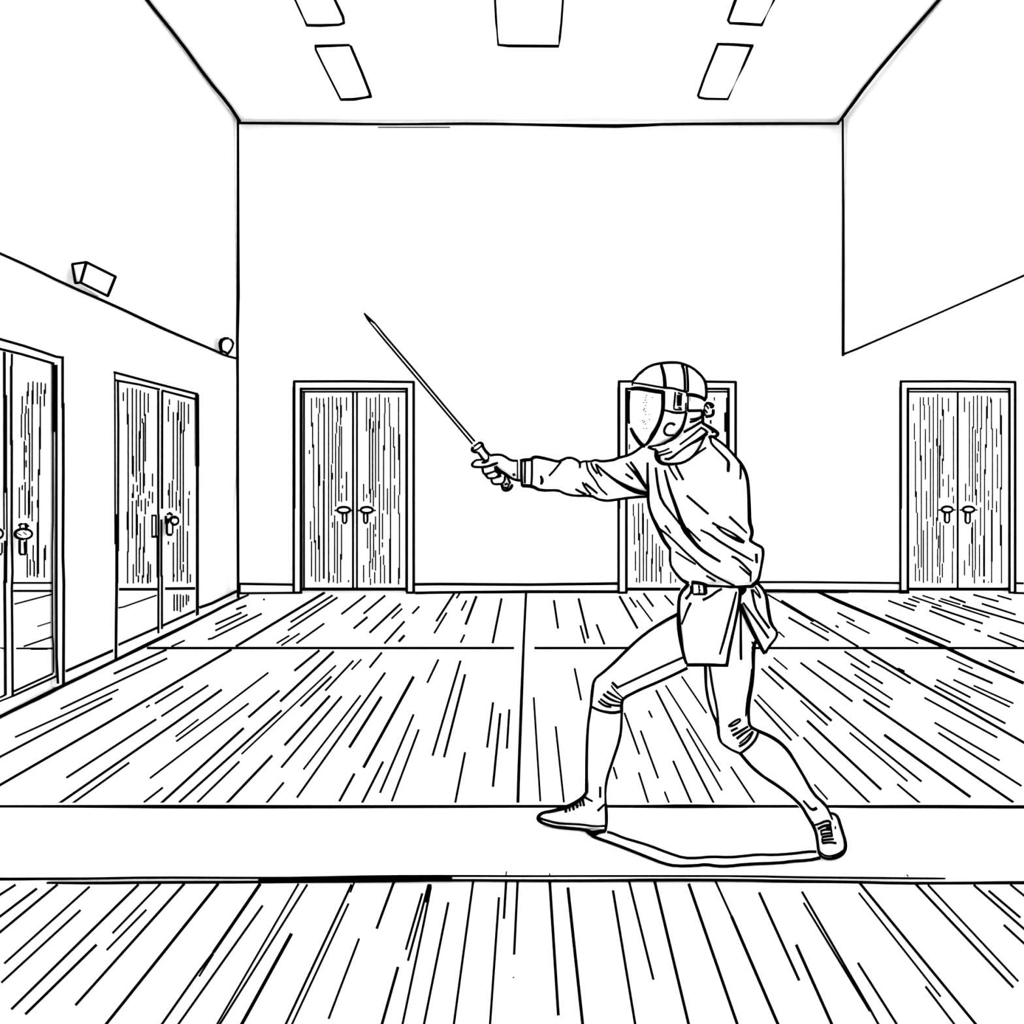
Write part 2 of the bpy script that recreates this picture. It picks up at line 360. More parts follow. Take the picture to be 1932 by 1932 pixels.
# ---- skirting boards
m = MB()
for x0, x1, yt, yb in ((452, 553, 1102, 1119), (781, 1168, 1101.5, 1118), (1389, 1699, 1099.5, 1116), (1915, 2300, 1100, 1118.5)):
    m.slab(BACK, [(x0, yt), (x1, yt), (x1, yb), (x0, yb)], 0, .018)
for t in ('452 1101.5 552 1103 4.2', '452 1119.5 567 1118.7 4', '452 1101 452 1119 4', '783 1102.5 830 1102 1000 1103 1165 1101 5', '783 1119 830 1118 1000 1116.3 1165 1116.5 5',
          '1390 1099 1432 1098.3 1510 1098.3 1692 1100 1698 1100.5 4', '1390 1115.2 1441 1114.8 1460 1115 1620 1115.3 1713 1116 5', '1441 1114.8 1600 1115.6 6', '1917 1100.3 1932 1100.6 4', '1912 1119 1932 1119.5 4.5'):
    for pts, w in nums(t):
        if min(p[1] for p in pts) > 1112: m.bead(pts, seen, w+.8, lift=5, smooth=False)
        else: m.ribbon(BACK, pts, w+.5, .021)
tag(m.build('baseboard_back', [WOOD, INK]), 'low white skirting board along the end wall between doors', 'baseboard', kind='structure')
m = MB()
m.slab(LEFT, [(122, 1267), (217, 1225), (217, 1246), (122, 1292)], 0, .018)
m.slab(LEFT, [(375, 1146.6), (449, 1114.5), (449, 1130), (375, 1168.5)], 0, .018)
for pts, w in nums('124 1266.7 217.4 1225.3 5;375.8 1146.6 399.6 1138.3 448.7 1114.5 5'):
    m.ribbon(LEFT, pts, w+.5, .021)
m.bead(P('-300 1501 0 1352.6 41.4 1332 82.8 1312 116 1295 145 1281.5 219.5 1245 279.5 1215.5 352 1180.2 372.7 1169.4 399.6 1156 420.7 1144.5 449 1131 468 1122.8'), seen, [6.5, 6.5, 7, 8.5, 7, 6.5, 6, 8, 6.5, 6, 6, 6, 5.5, 4])
tag(m.build('baseboard_left', [WOOD, INK]), 'low white skirting along the side wall between its doors', 'baseboard', kind='structure')

# ================================================================== doors
def handle(parent, plane, oval, stub, fill=False, more=''):
    """lever handle: flat rose and a hanging lever"""
    m = MB(); pl = plane.off(.05); 
    (x0, y0, x1, y1) = oval; cx, cy, rx, ry = (x0+x1)/2, (y0+y1)/2, (x1-x0)/2, (y1-y0)/2
    ring = [(cx+rx*math.cos(a*math.pi/8), cy+ry*math.sin(a*math.pi/8)) for a in range(16)]
    m.slab(plane, [(cx-2, cy-2), (cx+2, cy-2), (cx+2, cy+2), (cx-2, cy+2)], 0, .05)
    m.puff(pl, ring, ry*.8, g=4, inset=1.2)
    t = [pl.hit(x, y) for x, y in ring+[ring[0]]]; k = t[0].y/F
    m.tube(t, [k*2.8]*len(t))
    (a0, b0, a1, b1) = stub
    m.puff(pl, [(a0, b0), (a1, b0), (a1, b1-3), (a1-2, b1), (a0+2, b1), (a0, b1-3)], 3, g=4, inset=1)
    t = [pl.hit(x, y) for x, y in ((a0, b0), (a0, b1-3), (a0+2, b1), (a1-2, b1), (a1, b1-3), (a1, b0))]
    m.tube(t, [k*2.3]*len(t))
    for pts, w in nums(more):
        t = [pl.hit(x, y, .02) for x, y in pts]; m.tube(t, [w/2*p.y/F for p in t])
    if fill: m.tube([pl.hit(x0-6, cy+1), pl.hit(x0, cy+1)], [k*1.6]*2); m.tube([pl.hit(x1, cy+1), pl.hit(x1+6, cy+1)], [k*1.6]*2)
    return m.build('handle', [METAL, INK], parent)
def grain(m, plane, off, text, w=2.0):
    for l in text.split(','):
        v = [float(a) for a in l.split()]
        if len(v) == 3: v.append(w)
        m.ribbon(plane, [(v[0], v[1]), (v[0], v[2])], v[3]+.5, off)

def back_door(name, label, ox0, ox1, ix0, ix1, mids, gl, gr, handles, extra=(), yt=719.5, mend=1111):
    r = empty(name, BACK.hit((ox0+ox1)/2, 1117)); tag(r, label, 'door', kind='structure')
    f = MB(); fo = .045
    f.slab(BACK, [(ox0, yt), (ox1, yt), (ox1, 734), (ox0, 734)], 0, fo)
    f.slab(BACK, [(ox0, 734), (ix0, 734), (ix0, 1118), (ox0, 1118)], 0, fo)
    f.slab(BACK, [(ix1, 734), (ox1, 734), (ox1, 1118), (ix1, 1118)], 0, fo)
    for pts, w in nums(f'{ox0+.5} {yt} {ox0+.5} 960 5;{ox0-.3} 730 {ox0-.3} 1118 4.6;{ox0-1.5} {yt+.2} {(ox0+ox1)/2} {yt-.2} {ox1+1.5} {yt+1.3} 4.6;{ox1} {yt} {ox1} 1118 5;'
                       f'{ix0} 733 {ix0} 1118 5;{ix0-2.5} 733.6 {ix1+2.5} 733.6 4.4;{ix1} 733 {ix1} 1117 5;{ox0-2} 1118.2 {ix0+2} 1118.2 4;{ix1-1} 1118.2 {ox1+2} 1118.2 4'):
        if min(p[1] for p in pts) > 1112: f.bead(pts, seen, w+.8, lift=6, smooth=False)
        else: f.ribbon(BACK, pts, w+.4, fo+.003)
    f.build('door_frame', [WOOD, INK], r)
    leaves = []
    mid = mids[0]
    for k, (a, b, g) in enumerate(((ix0+2, mid, gl), (mid, ix1-2, gr))):
        m = MB(); lo = .018
        m.slab(BACK, [(a, 736), (b, 736), (b, 1113), (a, 1113)], 0, lo)
        if g: grain(m, BACK, lo+.003, g)
        m.ribbon(BACK, [(a, 739.2), (b, 739.2)], 3.4, lo+.003)
        m.ribbon(BACK, [(a-1, 1111.5), (b+1, 1111.5)], 6.2, lo+.003)
        if k == 0:
            for x, w in extra: m.ribbon(BACK, [(x, 739), (x, 1110)], w, lo+.003)
            m.ribbon(BACK, [(mids[0], 738), (mids[0], mend)], 4.2, lo+.0035)
        elif len(mids) > 1:
            m.ribbon(BACK, [(mids[1], 738), (mids[1], 1111)], 3.8, lo+.0035)
        leaf = m.build('door_leaf', [WOOD, INK], r); leaves.append(leaf)
        if handles: handle(leaf, BACK.off(lo), *handles[k], fill=True)
    return r
GA_L = '''587.8 751 805,589.8 797 845,591.6 838 958,593.2 956 1024,595.2 1019 1098,597.2 749 770,602.9 751 780,600.8 780 1037,602.7 876 917 2.6,602.7 1010 1098,610.4 751 768,611.6 762 905 2.6,610.9 906 1092 3.4,620 749 1100,620.8 1079 1096 2.6,
627.2 747 875,625.3 876 973,627.2 892 905,635 750 773,636.9 766 796,635 796 818,633.1 818 956,642.6 749 802,644 764 788,640.7 803 842,639.3 842 946 2.4,644.3 804 903,653.7 749 775,653.7 890 945 2.6,646.3 915 922,644.3 930 947,585.8 983 1018,
587.8 1021 1088,631.3 972 1082,629 1085 1099,636.6 983 1101,644.3 989 1056,642.6 1045 1099,627.2 985 996,583.8 849 857,657.5 1094 1099'''.replace('\n', '')
GA_R = '''691.4 749 814,698.8 751 809,697.2 790 932 2.4,699 922 949,702.9 777 788,704.5 794 816,702.9 808 925 2.3,704.5 925 956,708.5 749 939,715.9 743 809,714.3 794 909,715.9 913 1047,726.4 750 780,725.5 780 850,723.7 840 963,733.1 749 760,
734.9 760 805,736.8 804 1016,736 1016 1101 3.6,742.6 806 845,744.3 842 903,744.3 915 960,752 749 868,754 819 934,752 934 970,753.7 968 1092,752 1071 1103,731 921 971,686 913 946,721.7 968 1018,693.4 996 1035,698.8 985 1062,704.9 989 1052,
702.9 1053 1075,708.5 974 1000,708.5 1038 1077,717.9 1049 1101,723.7 1047 1066,725.5 1066 1101,686 1066 1099,697.2 1059 1090,706.9 1079 1101,699 1091 1104,691.8 932 940,721.5 1023 1033,708.5 1007 1013'''.replace('\n', '')
back_door('door_1', 'double wooden door on the end wall under the raised sword blade', 554.4, 780.5, 567.8, 767.3, (666, 673.5), GA_L, GA_R,
          [((637, 957, 660, 967.5), (647, 968, 653.5, 987)), ((681, 957, 703, 967.5), (687, 968, 693, 987))], [(573.6, 3.6), (570.5, 1.2)])
GB_L = '''1195 951 974,1197 974 1028,1199 1040 1077,1204.8 949 1020,1206.8 1006 1100,1212.3 949 1008,1214 968 1097,1221.4 979 1046,1219.8 1040 1097,1231 1008 1064,1229.7 1053 1098 2.4,1238 1025 1098,1244.3 1030 1079,1250 1038 1069,1247 1069 1101,1265.3 1079 1101,1274.4 1092 1099,1201 1090 1099,1187.5 838 848'''
GB_R = '''1347.8 749 756,1368.5 778 815 4,1371.2 750 843 2.4,1341.5 792 800'''
def behind(text, dx):                 # grain on the stretch of the door the fencer covers
    out = []
    for l in text.split(','):
        v = [float(a) for a in l.split()]; x = v[0]+dx
        for lo_, hi_ in (((745, 830) if 1200 < x < 1325 else (0, 0)), ((884, 985) if 1245 < x < 1268 else (884, 1058) if 1268 <= x < 1340 else (900, 1095) if 1340 <= x < 1371 else (0, 0))):
            a, b = max(v[1], lo_), min(v[2], hi_)
            if b-a > 4: out.append(f'{x:.1f} {a:.0f} {b:.0f}')
    return ','.join(out)
GB_L += ','+behind(GA_L, 612); GB_R += ','+behind(GA_R, 610)
back_door('door_2', 'wooden double door on the end wall hidden behind the fencer', 1167.4, 1388, 1181.8, 1374.5, (1278,), GB_L, GB_R, [((1248, 957, 1271, 967.5), (1258, 968, 1264.5, 987)), ((1288, 957, 1310, 967.5), (1294, 968, 1300, 987))], mend=1074)
GC_L = '''1723.4 762 775,1725.3 798 830,1727.2 832 938,1729 927 968,1730.9 967 1028,1732.8 1027 1073,1734.8 1074 1097,1736.4 749 870,1738.4 859 1071,1742.3 749 765,1744.2 763 793,1746 809 905,1748 926 980,1749.8 983 1097,1742.3 1000 1100,
1751.7 749 765,1753.7 765 835,1755.6 846 976,1761 749 993,1759.3 994 1100,1769 743 983,1767.2 827 842,1767 976 1018,1774.6 791 860,1772.8 840 940 2.6,1773.6 985 1060,1773 1060 1086,1778 749 785,1780 772 870,1778 865 895,1779.5 903 918,
1780.2 991 1062,1778 1063 1090,1789.6 751 777,1789.6 895 939,1799 785 905,1799 935 950,1799 991 1035,1797 1040 1101,1770.6 1010 1035,1769 1035 1070,1769 1087 1101,1774 1089 1100,1725.3 1030 1050,1727.2 1063 1097,1797 919 928'''.replace('\n', '')
GC_R = '''1819.8 749 778,1829 757 918,1829 933 946,1821.8 912 946,1835 805 948,1836.8 747 808,1840.4 810 935,1842.4 923 954,1844.2 745 818,1846 832 852,1844.2 855 873,1844.2 893 910,1850 807 948,1851.9 747 810,1850 957 1011,1863 747 790,1861.3 766 845,
1859.3 838 895,1857.6 885 1088,1856 1010 1088,1865 925 937,1865 943 963,1869 749 760,1870.7 753 810,1872.6 808 960,1871.4 961 1060 3.2,1871 1060 1100,1880.2 808 844,1882 857 922,1880.2 945 967,1887.6 751 820,1889.6 783 924,1887.6 919 1030,1889.6 990 1101,
1835 985 1090,1833.3 995 1026,1840.4 980 1075,1838.6 1075 1101,1848 1027 1088,1819.8 1057 1086,1829 1026 1068,1856.5 1093 1100 3,1865 1097 1100'''.replace('\n', '')
back_door('door_3', 'wooden double door in the end wall of the open floor bay', 1699, 1915.4, 1713, 1904.6, (1807,), GC_L, GC_R,
          [((1777, 956, 1797, 966.5), (1783, 967, 1790.5, 986)), ((1817, 956, 1838, 966.5), (1822, 967, 1829.5, 987))])

# ---- doors of the side wall
def poly_frame(f, plane, outer, inner, o):
    n = len(outer)
    for i in range(n-1):
        f.slab(plane, [outer[i], outer[i+1], inner[i+1], inner[i]], 0, o)
r = empty('door_4', LEFT.hit(296, 1208)); tag(r, 'double wooden door in the side wall, nearest the room corner', 'door', kind='structure')
f = MB()
poly_frame(f, LEFT, [(216, 1247), (216, 702), (375, 744), (375, 1169)], [(223, 1243), (223, 718), (369, 754), (369, 1171)], .03)
for pts, w in nums('214 702 300 725 374 744 4.4;215.5 717 260 725 302 735 4;305 736.5 369 753 4;216.6 702 217 830 217.4 1027 3.2;222.7 718 223.5 800 223 1010 223 1040 3.8;220.7 970 220.7 1100 5.5;220.5 1095 219.5 1175 218.6 1247 5;372 744 372.4 880 7.6;372.6 870 372.6 1168 5.4'):
    f.ribbon(LEFT, pts, w+.4, .033)
f.build('door_frame', [WOOD, INK], r)
GD = '''233 740 757,240.6 732 801,242.2 781 1042,241 1040 1101,240.6 965 1000 2.4,250 732 895,251.8 860 900,250 945 1016,251.8 913 940,250 930 940,251.8 1064 1101,257.5 734 910,259.3 915 928,257.5 943 1088,259.3 970 1010,265 736 828,263.4 813 890 2.6,265 891 935,261.3 933 956,
266.9 943 965,265 987 1037,263.2 1033 1082,272.6 740 785,274.5 781 871,269 789 799,271 797 931,274.5 940 971,272.6 974 1043,271 1031 1090,280 742 779,288 893 918,288 928 950,282 926 941,280 945 956,279 1083 1101 3,280 1059 1085,284 1064 1099,261.3 1085 1099,269 1085 1101,272.6 893 917'''.replace('\n', '')
m = MB(); lo = .024
m.slab(LEFT, [(222, 716), (302, 735), (302, 1206), (222, 1244)], 0, lo)
grain(m, LEFT, lo+.003, GD)
for pts, w in nums('298.8 736 298.8 970 3.6;299.5 970 299 1195 3.4;296.8 1010 296.8 1090 2;224.5 1111.8 297 1111.8 5;222 1147 232 1145.5 295.8 1123 2.6;222.6 1217 300 1182.8 4.4'):
    m.ribbon(LEFT, pts, w+.5, lo+.003)
l1 = m.build('door_leaf', [WOOD, INK], r)
h = MB(); pl = LEFT.off(lo)
h.slab(pl, [(286.5, 972), (294.5, 972), (294.5, 1013), (286.5, 1013)], 0, .02)
for pts, w in nums('287 971 287 1014 3.4;294.5 971 294.5 1014 3.4;285.5 972.5 296 972.5 3.6;285.5 1012.6 296 1012.6 4.6'): h.ribbon(pl, pts, w, .022)
h.build('push_plate', [METAL, INK], l1)
GE = '''319.8 753 764,317.9 766 796,327.3 777 905,325.5 906 958,336.8 755 793,334.8 778 926,332.9 927 964,342.3 758 818,340.5 795 969,338.8 943 955,347.9 758 814,346 811 1061,355.8 762 800,357.3 926 934,355.8 940 992,354 1002 1101,319.8 911 959,318 924 935,327.3 1023 1098,328.6 1083 1089,334.8 998 1098,
340.5 991 1075,342.3 1075 1097,359.3 1083 1099,346 1064 1080,318 1021 1028,328.8 1121 1153 2.4,334.6 1121 1153 2.4,340.6 1121 1155,346 1123 1146,352 1121 1142,355.9 1123 1135'''.replace('\n', '')
m = MB()
m.slab(LEFT, [(302, 735), (371, 753), (371, 1170), (302, 1206)], 0, lo)
grain(m, LEFT, lo+.003, GE)
for pts, w in nums('306.3 738 306 960 3.8;304.8 980 304.6 1088 3.6;305.8 1085 305.8 1187 3.4;311.6 1110.6 370 1110.2 5;306.4 1180.7 369.6 1151.8 4.4'):
    m.ribbon(LEFT, pts, w+.5, lo+.003)
l2 = m.build('door_leaf', [WOOD, INK], r)
handle(l2, LEFT.off(lo), (321, 975, 336, 990), (315, 984, 325, 1009), False, '316.5 970 320 968 324 971 5;313 973 313 988 4.5;318 982 321 978 326 976 334 977 4;316 979 318 987 4;317 1009 323 1009 5')

r = empty('door_5', LEFT.hit(15, 1325)); tag(r, 'double door with panelled lower glass, cut off by the picture edge', 'door', kind='structure')
f = MB()
poly_frame(f, LEFT, [(-130, 602), (120, 675), (120, 1294)], [(-130, 628), (104, 688), (109, 1296)], .03)
for pts, w in nums('-60 622 0 639.7 45 652.5 80 664 106 673 121 675 4.8;-60 643 0 658.3 40 668 103 686.5 4.6;118.4 674 118.4 770 4.6;119.6 760 119.8 900 119 1050 120.8 1100 120 1292 5;99.8 687 99.8 985 99 1010 98.5 1040 99 1200 100.5 1215 100.8 1270 3;106.6 688 106.6 1100 107 1240 109.5 1290 4.6;103.3 688 103.3 815 9'):
    f.ribbon(LEFT, pts, w+.4, .033)
f.build('door_frame', [WOOD, INK], r)
m = MB()
m.slab(LEFT, [(16, 663), (105, 687), (108, 1276), (16, 1318)], 0, lo)
GF = '''42.3 747 781,40.7 781 826,53.5 721 748,51.7 738 763,49.4 765 781,47.8 780 831,46.2 832 905,54 770 820,56 817 971,54.2 925 978,62.5 719 763,61 736 908,70.8 721 763,78 721 744,76.3 747 848,74.9 805 897,72.8 885 1083,71 943 958,85.9 723 743,84 735 767,49.7 840 854,49.7 868 882,36.8 919 978,42.3 915 925,47.8 909 972,61 917 937,
61 945 984,51.8 1044 1090,57.3 1055 1086,63 1028 1060,64.8 1058 1088 2.4,70.8 985 1090,86 1028 1057,83.9 1034 1090'''.replace('\n', '')
grain(m, LEFT, lo+.003, GF)
for pts, w in nums('22.8 666 22.6 690 3.4;21.5 690 21.5 840 4.4;22.6 830 22.2 1000 24 1080 22.6 1110 23.5 1200 24.2 1312 4;25 1099.8 98 1099.8 3.4;25 1114.9 98 1114.9 4;27 1140 97.3 1121.5 2.6;70.4 1182 95.9 1174 2;44.5 1219.8 99.4 1201 2.8;30.6 1223.4 99.4 1223.4 3;58 1224 90 1224 4;25.9 1304.7 100.4 1270.6 3.6;22.8 1314 106.6 1275.7 3.8'):
    m.ribbon(LEFT, pts, w+.5, lo+.003)
l3 = m.build('door_leaf', [WOOD, INK], r)
handle(l3, LEFT.off(lo), (28, 998, 60, 1017), (37, 1019, 49, 1046), False, '36 991 40 988.5 48 988.5 53 993 5;38 990 38 998 3;49 990 50 1001 5;44 1004 50 1009 2;33 1006 40 1010 2;47 1022 48 1044 5')
m = MB()
m.slab(LEFT, [(-130, 624), (16, 663), (16, 1318), (-130, 1390)], 0, lo)
for pts, w in nums('8.5 661 8.6 750 5;10 745 10 930 7;7.5 920 8 1000 2.6;13 920 13.5 1030 2.6;11 1020 10.5 1100 6.5;9 1095 10 1200 10.5 1312 5;0 1222.3 8 1223.4 2.4;0 1316 10.4 1311 3.4;-60 1350 0 1323 22.8 1314 3'):
    m.ribbon(LEFT, pts, w+.4, lo+.003)
l4 = m.build('door_leaf', [WOOD, INK], r)
handle(l4, LEFT.off(lo), (-28, 996, 5, 1018), (-10, 1024, 3, 1046))

# ================================================================== things on the side wall
# speaker: a box hung on the wall over the rail, its near end showing
r = MB(); PF = LEFT.off(.11)
fc = [PF.hit(*p) for p in ((163, 494.6), (218, 522), (203.3, 558.5), (152, 533))]
wa, wb = LEFT.hit(136.4, 498.5, .004), LEFT.hit(142.3, 534, .004)
dv = (wa-fc[0]+wb-fc[3])/2
bk = [wa, fc[1]+dv, fc[2]+dv, wb]
r.box8(fc+bk)
def bars(m, pts, w, off=0):
    P_ = [EYE+(p-EYE)*(1-.012) for p in pts]
    for a, b in zip(P_, P_[1:]): m.tube([a, b], [w/2*a.y/F, w/2*b.y/F])
bars(r, [fc[3], fc[0], fc[1], fc[2], fc[3]], 5.4); bars(r, [fc[0], wa, wb, fc[3]], 5)
o = r.build('wall_speaker', [METAL, INK]); tag(o, 'boxy white speaker mounted on the side wall just above the rail', 'speaker')
# round fixture near the corner
m = MB(); PR = LEFT.off(.05)
ring = [(427.5+13*math.cos(a*math.pi/9), 651.5+14*math.sin(a*math.pi/9)) for a in range(18)]
m.puff(PR, ring, 12, g=5, inset=2)
m.slab(LEFT, [(422, 645), (433, 645), (433, 658), (422, 658)], 0, .05)
t = [PR.hit(x, y) for x, y in P('419 664 416 656 415.5 648 418 642 424 638.5 430 638 436 641 440 647 438 655 434 662 431 666')]
m.tube([EYE+(p-EYE)*.995 for p in t], [.0135, .0165, .019, .018, .014, .012, .0125, .013, .0125, .0125, .0125])
t = [PR.hit(x, y) for x, y in P('416 662 424 664 430 668')]
m.tube([EYE+(p-EYE)*.995 for p in t], [.011, .013, .012])
tag(m.build('wall_lamp', [METAL, INK]), 'small round white fixture tucked into the room corner above the rail', 'lamp')

# ================================================================== ceiling lamps
def lamp(poly, label, drawn):
    c = [onceil(*p) for p in poly]; cen = sum(c, Vector())/len(c)
    r = empty('ceiling_light', cen); tag(r, label, 'ceiling light', 'flat lamp panels on the ceiling')
    c = [EYE+(p-EYE)*(1-.025/(p.z-H)) for p in c]; dn = Vector((0, 0, .025))
    m = MB(); m.box8(c+[p+dn for p in c], 0)
    m.build('diffuser', [LAMP], r)
    m = MB()
    pts, ww = drawn
    P_ = [onceil(*p) for p in pts]; P_ = [EYE+(p-EYE)*(1-.045/(p.z-H)) for p in P_]
    m.tube(P_, [(w+.8)/2*p.y/F for p, w in zip(P_, ww)], 0)
    m.build('frame', [INK], r)
lamp(P('595 87 659.6 84.5 700 181.6 643 189'), 'slim lamp panel nearer the end wall, above the door the blade covers', (P('643 188 610 123 596 94 595 87 627 86 660 85 662 88 682 135 697 174 699 182 690 184 668 187.5 643 188'), [3.6, 3.4, 4, 5.5, 5, 4, 5, 5, 5.2, 6, 4, 5, 4.5]))
lamp(P('545 -24 621 -24 649 45 578.5 48'), 'slim lamp panel cut by the top edge, above the blade side', (P('545 -24 557 0 568 24 579 47.5 604 48 640 46.5 649 43 647 32 631 -2 621 -24'), [3.4, 3.6, 3.6, 5, 5, 4, 4.5, 5.5, 5, 5]))
lamp(P('932 -24 1063 -24 1054.4 87 940.3 85.6'), 'wide lamp panel on the middle line of the ceiling', (P('932.5 -24 934 0 936.5 43 940 84.5 960 86.4 1054 87 1056 72 1059 43 1062 0 1063.5 -24'), [4, 4, 4.2, 4, 5, 5, 4.6, 4, 4, 4]))
lamp(P('1354.7 82.6 1419 85.6 1372.7 187.6 1317 181.6'), 'slim lamp panel nearer the end wall, over the fencer', (P('1354.7 83 1385 84 1419 86.5 1402 125 1373 187 1332 186.5 1319.5 184 1317 180 1330 144 1354.7 83'), [4.5, 5, 6, 4.4, 4, 4, 4.2, 4.6, 4.5, 5]))
lamp(P('1396 -24 1472 -24 1437 46.5 1372.7 42'), 'slim lamp panel cut by the top edge, toward the open bay side', (P('1396 -24 1387 2 1374 38 1377 43.5 1400 44.5 1437 47 1460 1 1472 -24'), [6, 6, 5, 4, 5, 5.2, 4, 4]))
# ================================================================== fencing strip and shadow outline
TOP = .0146
y_far = FLOOR.hit(1000, 1522).y; y_near = FLOOR.hit(1000, 1664).y
m = MB()
xa, xb = -2.35, 5.0
m.box8([(xa, y_near, TOP), (xb, y_near, TOP), (xb, y_far, TOP), (xa, y_far, TOP), (xa, y_near, .0005), (xb, y_near, .0005), (xb, y_far, .0005), (xa, y_far, .0005)])
MATT = Plane((0, 0, TOP), (0, 0, 1)); MATF = YP(y_near)
def matseen(x, y):
    c = [FLOOR.hit(x, y)]; a = MATT.hit(x, y); b = MATF.hit(x, y)
    if y_near <= a.y <= y_far: c.append(a)
    if 0 <= b.z <= TOP: c.append(b)
    return min(c, key=lambda q: q.y)
for l in ('-250 1521.6 135 1521.6 345 1522.5 600 1522.5 800 1522 1000 1521.6 1140 1521.5 1230 1521.8 1290 1521.6 1400 1521.6 1560 1521.6 1640 1522.3 1760 1522.2 1932 1523 2750 1523|4.4 4.6 7.5 6.2 5.5 5 4.8 5.4 7.6 5 4.8 6 6.6 6.4 6',
          '-430 1658.8 20 1658.6 84 1658 180 1657.4 280 1655.4 480 1656.2 560 1656 720 1653 860 1652.8 1010 1653.2 1140 1652.8 1420 1653 1500 1655 1680 1656.6 1780 1657.4 1784 1657.4|5 5 4.5 4 4 3.6 3.6 4 4 3.6 3.6 3.6 3.6 3.6 3 1.4'):
    a, b = l.split('|'); m.bead(P(a), matseen, [float(v)+(1.4 if '1521.6' in a else .7) for v in b.split()], lift=1.2)
for l in ('89 1665.8 180 1666.5 280 1665.2 490 1664.6 560 1663.5 700 1662.2 850 1660.6 1000 1661.6 1140 1661.4 1240 1660.2 1400 1660.6 1480 1662.5 1600 1664.2 1700 1666.8 1800 1666.5 1930 1665.5 2600 1665.5|4 5.4 5.4 5 4.4 5 4 4.4 4.4 5.4 4.6 5 5 5.4 5 6.4 6',):
    a, b = l.split('|'); m.bead(P(a), matseen, [float(v)+(1.4 if '1521.6' in a else .7) for v in b.split()], lift=1.2)
m.bead(P('488 1660.4 560 1660 700 1657.5 853 1656.5'), matseen, [7.5, 7.5, 7.5, 7], lift=1.5)
for l in nums('955.7 1643.6 954.6 1651 2;1037 1647 1037 1652 1.8;1710.4 1650 1714 1653.6 2'): m.ribbon(MATT, l[0], l[1]+.5, .001)
tag(m.build('fencing_strip', [CLOTH, INK]), 'long plain white fencing mat laid across the floor under the person', 'fencing strip')

m = MB(); CP = Plane((0, 0, TOP+.0066), (0, 0, 1))  # flat strip with black edges, shaped as the outline of the person's cast shadow
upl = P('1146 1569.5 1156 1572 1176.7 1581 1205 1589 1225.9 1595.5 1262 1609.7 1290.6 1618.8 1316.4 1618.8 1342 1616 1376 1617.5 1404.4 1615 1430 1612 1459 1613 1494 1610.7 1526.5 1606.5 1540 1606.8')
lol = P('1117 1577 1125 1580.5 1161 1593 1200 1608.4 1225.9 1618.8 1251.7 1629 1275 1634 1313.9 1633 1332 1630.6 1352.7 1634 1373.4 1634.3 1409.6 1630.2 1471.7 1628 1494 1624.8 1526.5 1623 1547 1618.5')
def respl(p, n):
    L = [0]
    for a, b in zip(p, p[1:]): L.append(L[-1]+math.hypot(b[0]-a[0], b[1]-a[1]))
    out = []
    for k in range(n):
        t = L[-1]*k/(n-1); i = max(j for j in range(len(p)-1) if L[j] <= t+1e-9)
        f = (t-L[i])/(L[i+1]-L[i]); out.append((p[i][0]+(p[i+1][0]-p[i][0])*f, p[i][1]+(p[i+1][1]-p[i][1])*f))
    return out
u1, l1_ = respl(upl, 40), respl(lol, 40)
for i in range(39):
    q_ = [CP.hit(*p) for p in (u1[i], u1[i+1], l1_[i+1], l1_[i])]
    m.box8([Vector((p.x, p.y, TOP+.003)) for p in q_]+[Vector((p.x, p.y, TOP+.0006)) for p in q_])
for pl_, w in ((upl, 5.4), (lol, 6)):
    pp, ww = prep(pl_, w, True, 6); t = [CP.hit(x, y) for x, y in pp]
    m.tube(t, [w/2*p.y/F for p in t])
tag(m.build('shadow_outline', [CLOTH, INK]), 'white cord curving over the mat between the two shoes', 'shadow_outline')

# ================================================================== the person
YT = 2.78
PT, PA, PM, PC = YP(YT), YP(2.85), YP(2.75), YP(2.70)
PSK, PSA = YP(2.66), YP(2.74)
PF_, PR_ = YP(2.79), YP(2.85)
PRS = YP(2.79)
def tilt(px0, Y0, px1, Y1, vertical=False):
    a = at(px0[0], px0[1], Y0); b = at(px1[0], px1[1], Y1)
    d = b-a; s_ = Vector((1, 0, 0)) if vertical else Vector((0, 0, 1))
    return Plane(a, d.cross(s_))
PFS = tilt((1020, 1552), 2.803, (1143, 1566), 2.742)
PRSH = tilt((1568, 1620), 2.546, (1550, 1535), 2.74, True)
PSW = YP(2.84)

def skel(name, nodes, edges, root):
    me = bpy.data.meshes.new(name); me.from_pydata([n[0] for n in nodes], edges, [])
    o = bpy.data.objects.new(name, me); C.objects.link(o)
    md = o.modifiers.new('skin', 'SKIN'); md.use_smooth_shade = True
    for i, n in enumerate(nodes):
        me.skin_vertices[0].data[i].radius = (n[1], n[1]); me.skin_vertices[0].data[i].use_root = (i == root)
    sb = o.modifiers.new('sub', 'SUBSURF'); sb.levels = sb.render_levels = 2
    return o
def evald(o):
    bpy.context.view_layer.update()
    dg = bpy.context.evaluated_depsgraph_get(); e = o.evaluated_get(dg); me = e.to_mesh()
    v = [o.matrix_world @ x.co for x in me.vertices]; f = [tuple(p.vertices) for p in me.polygons]
    e.to_mesh_clear(); return v, f

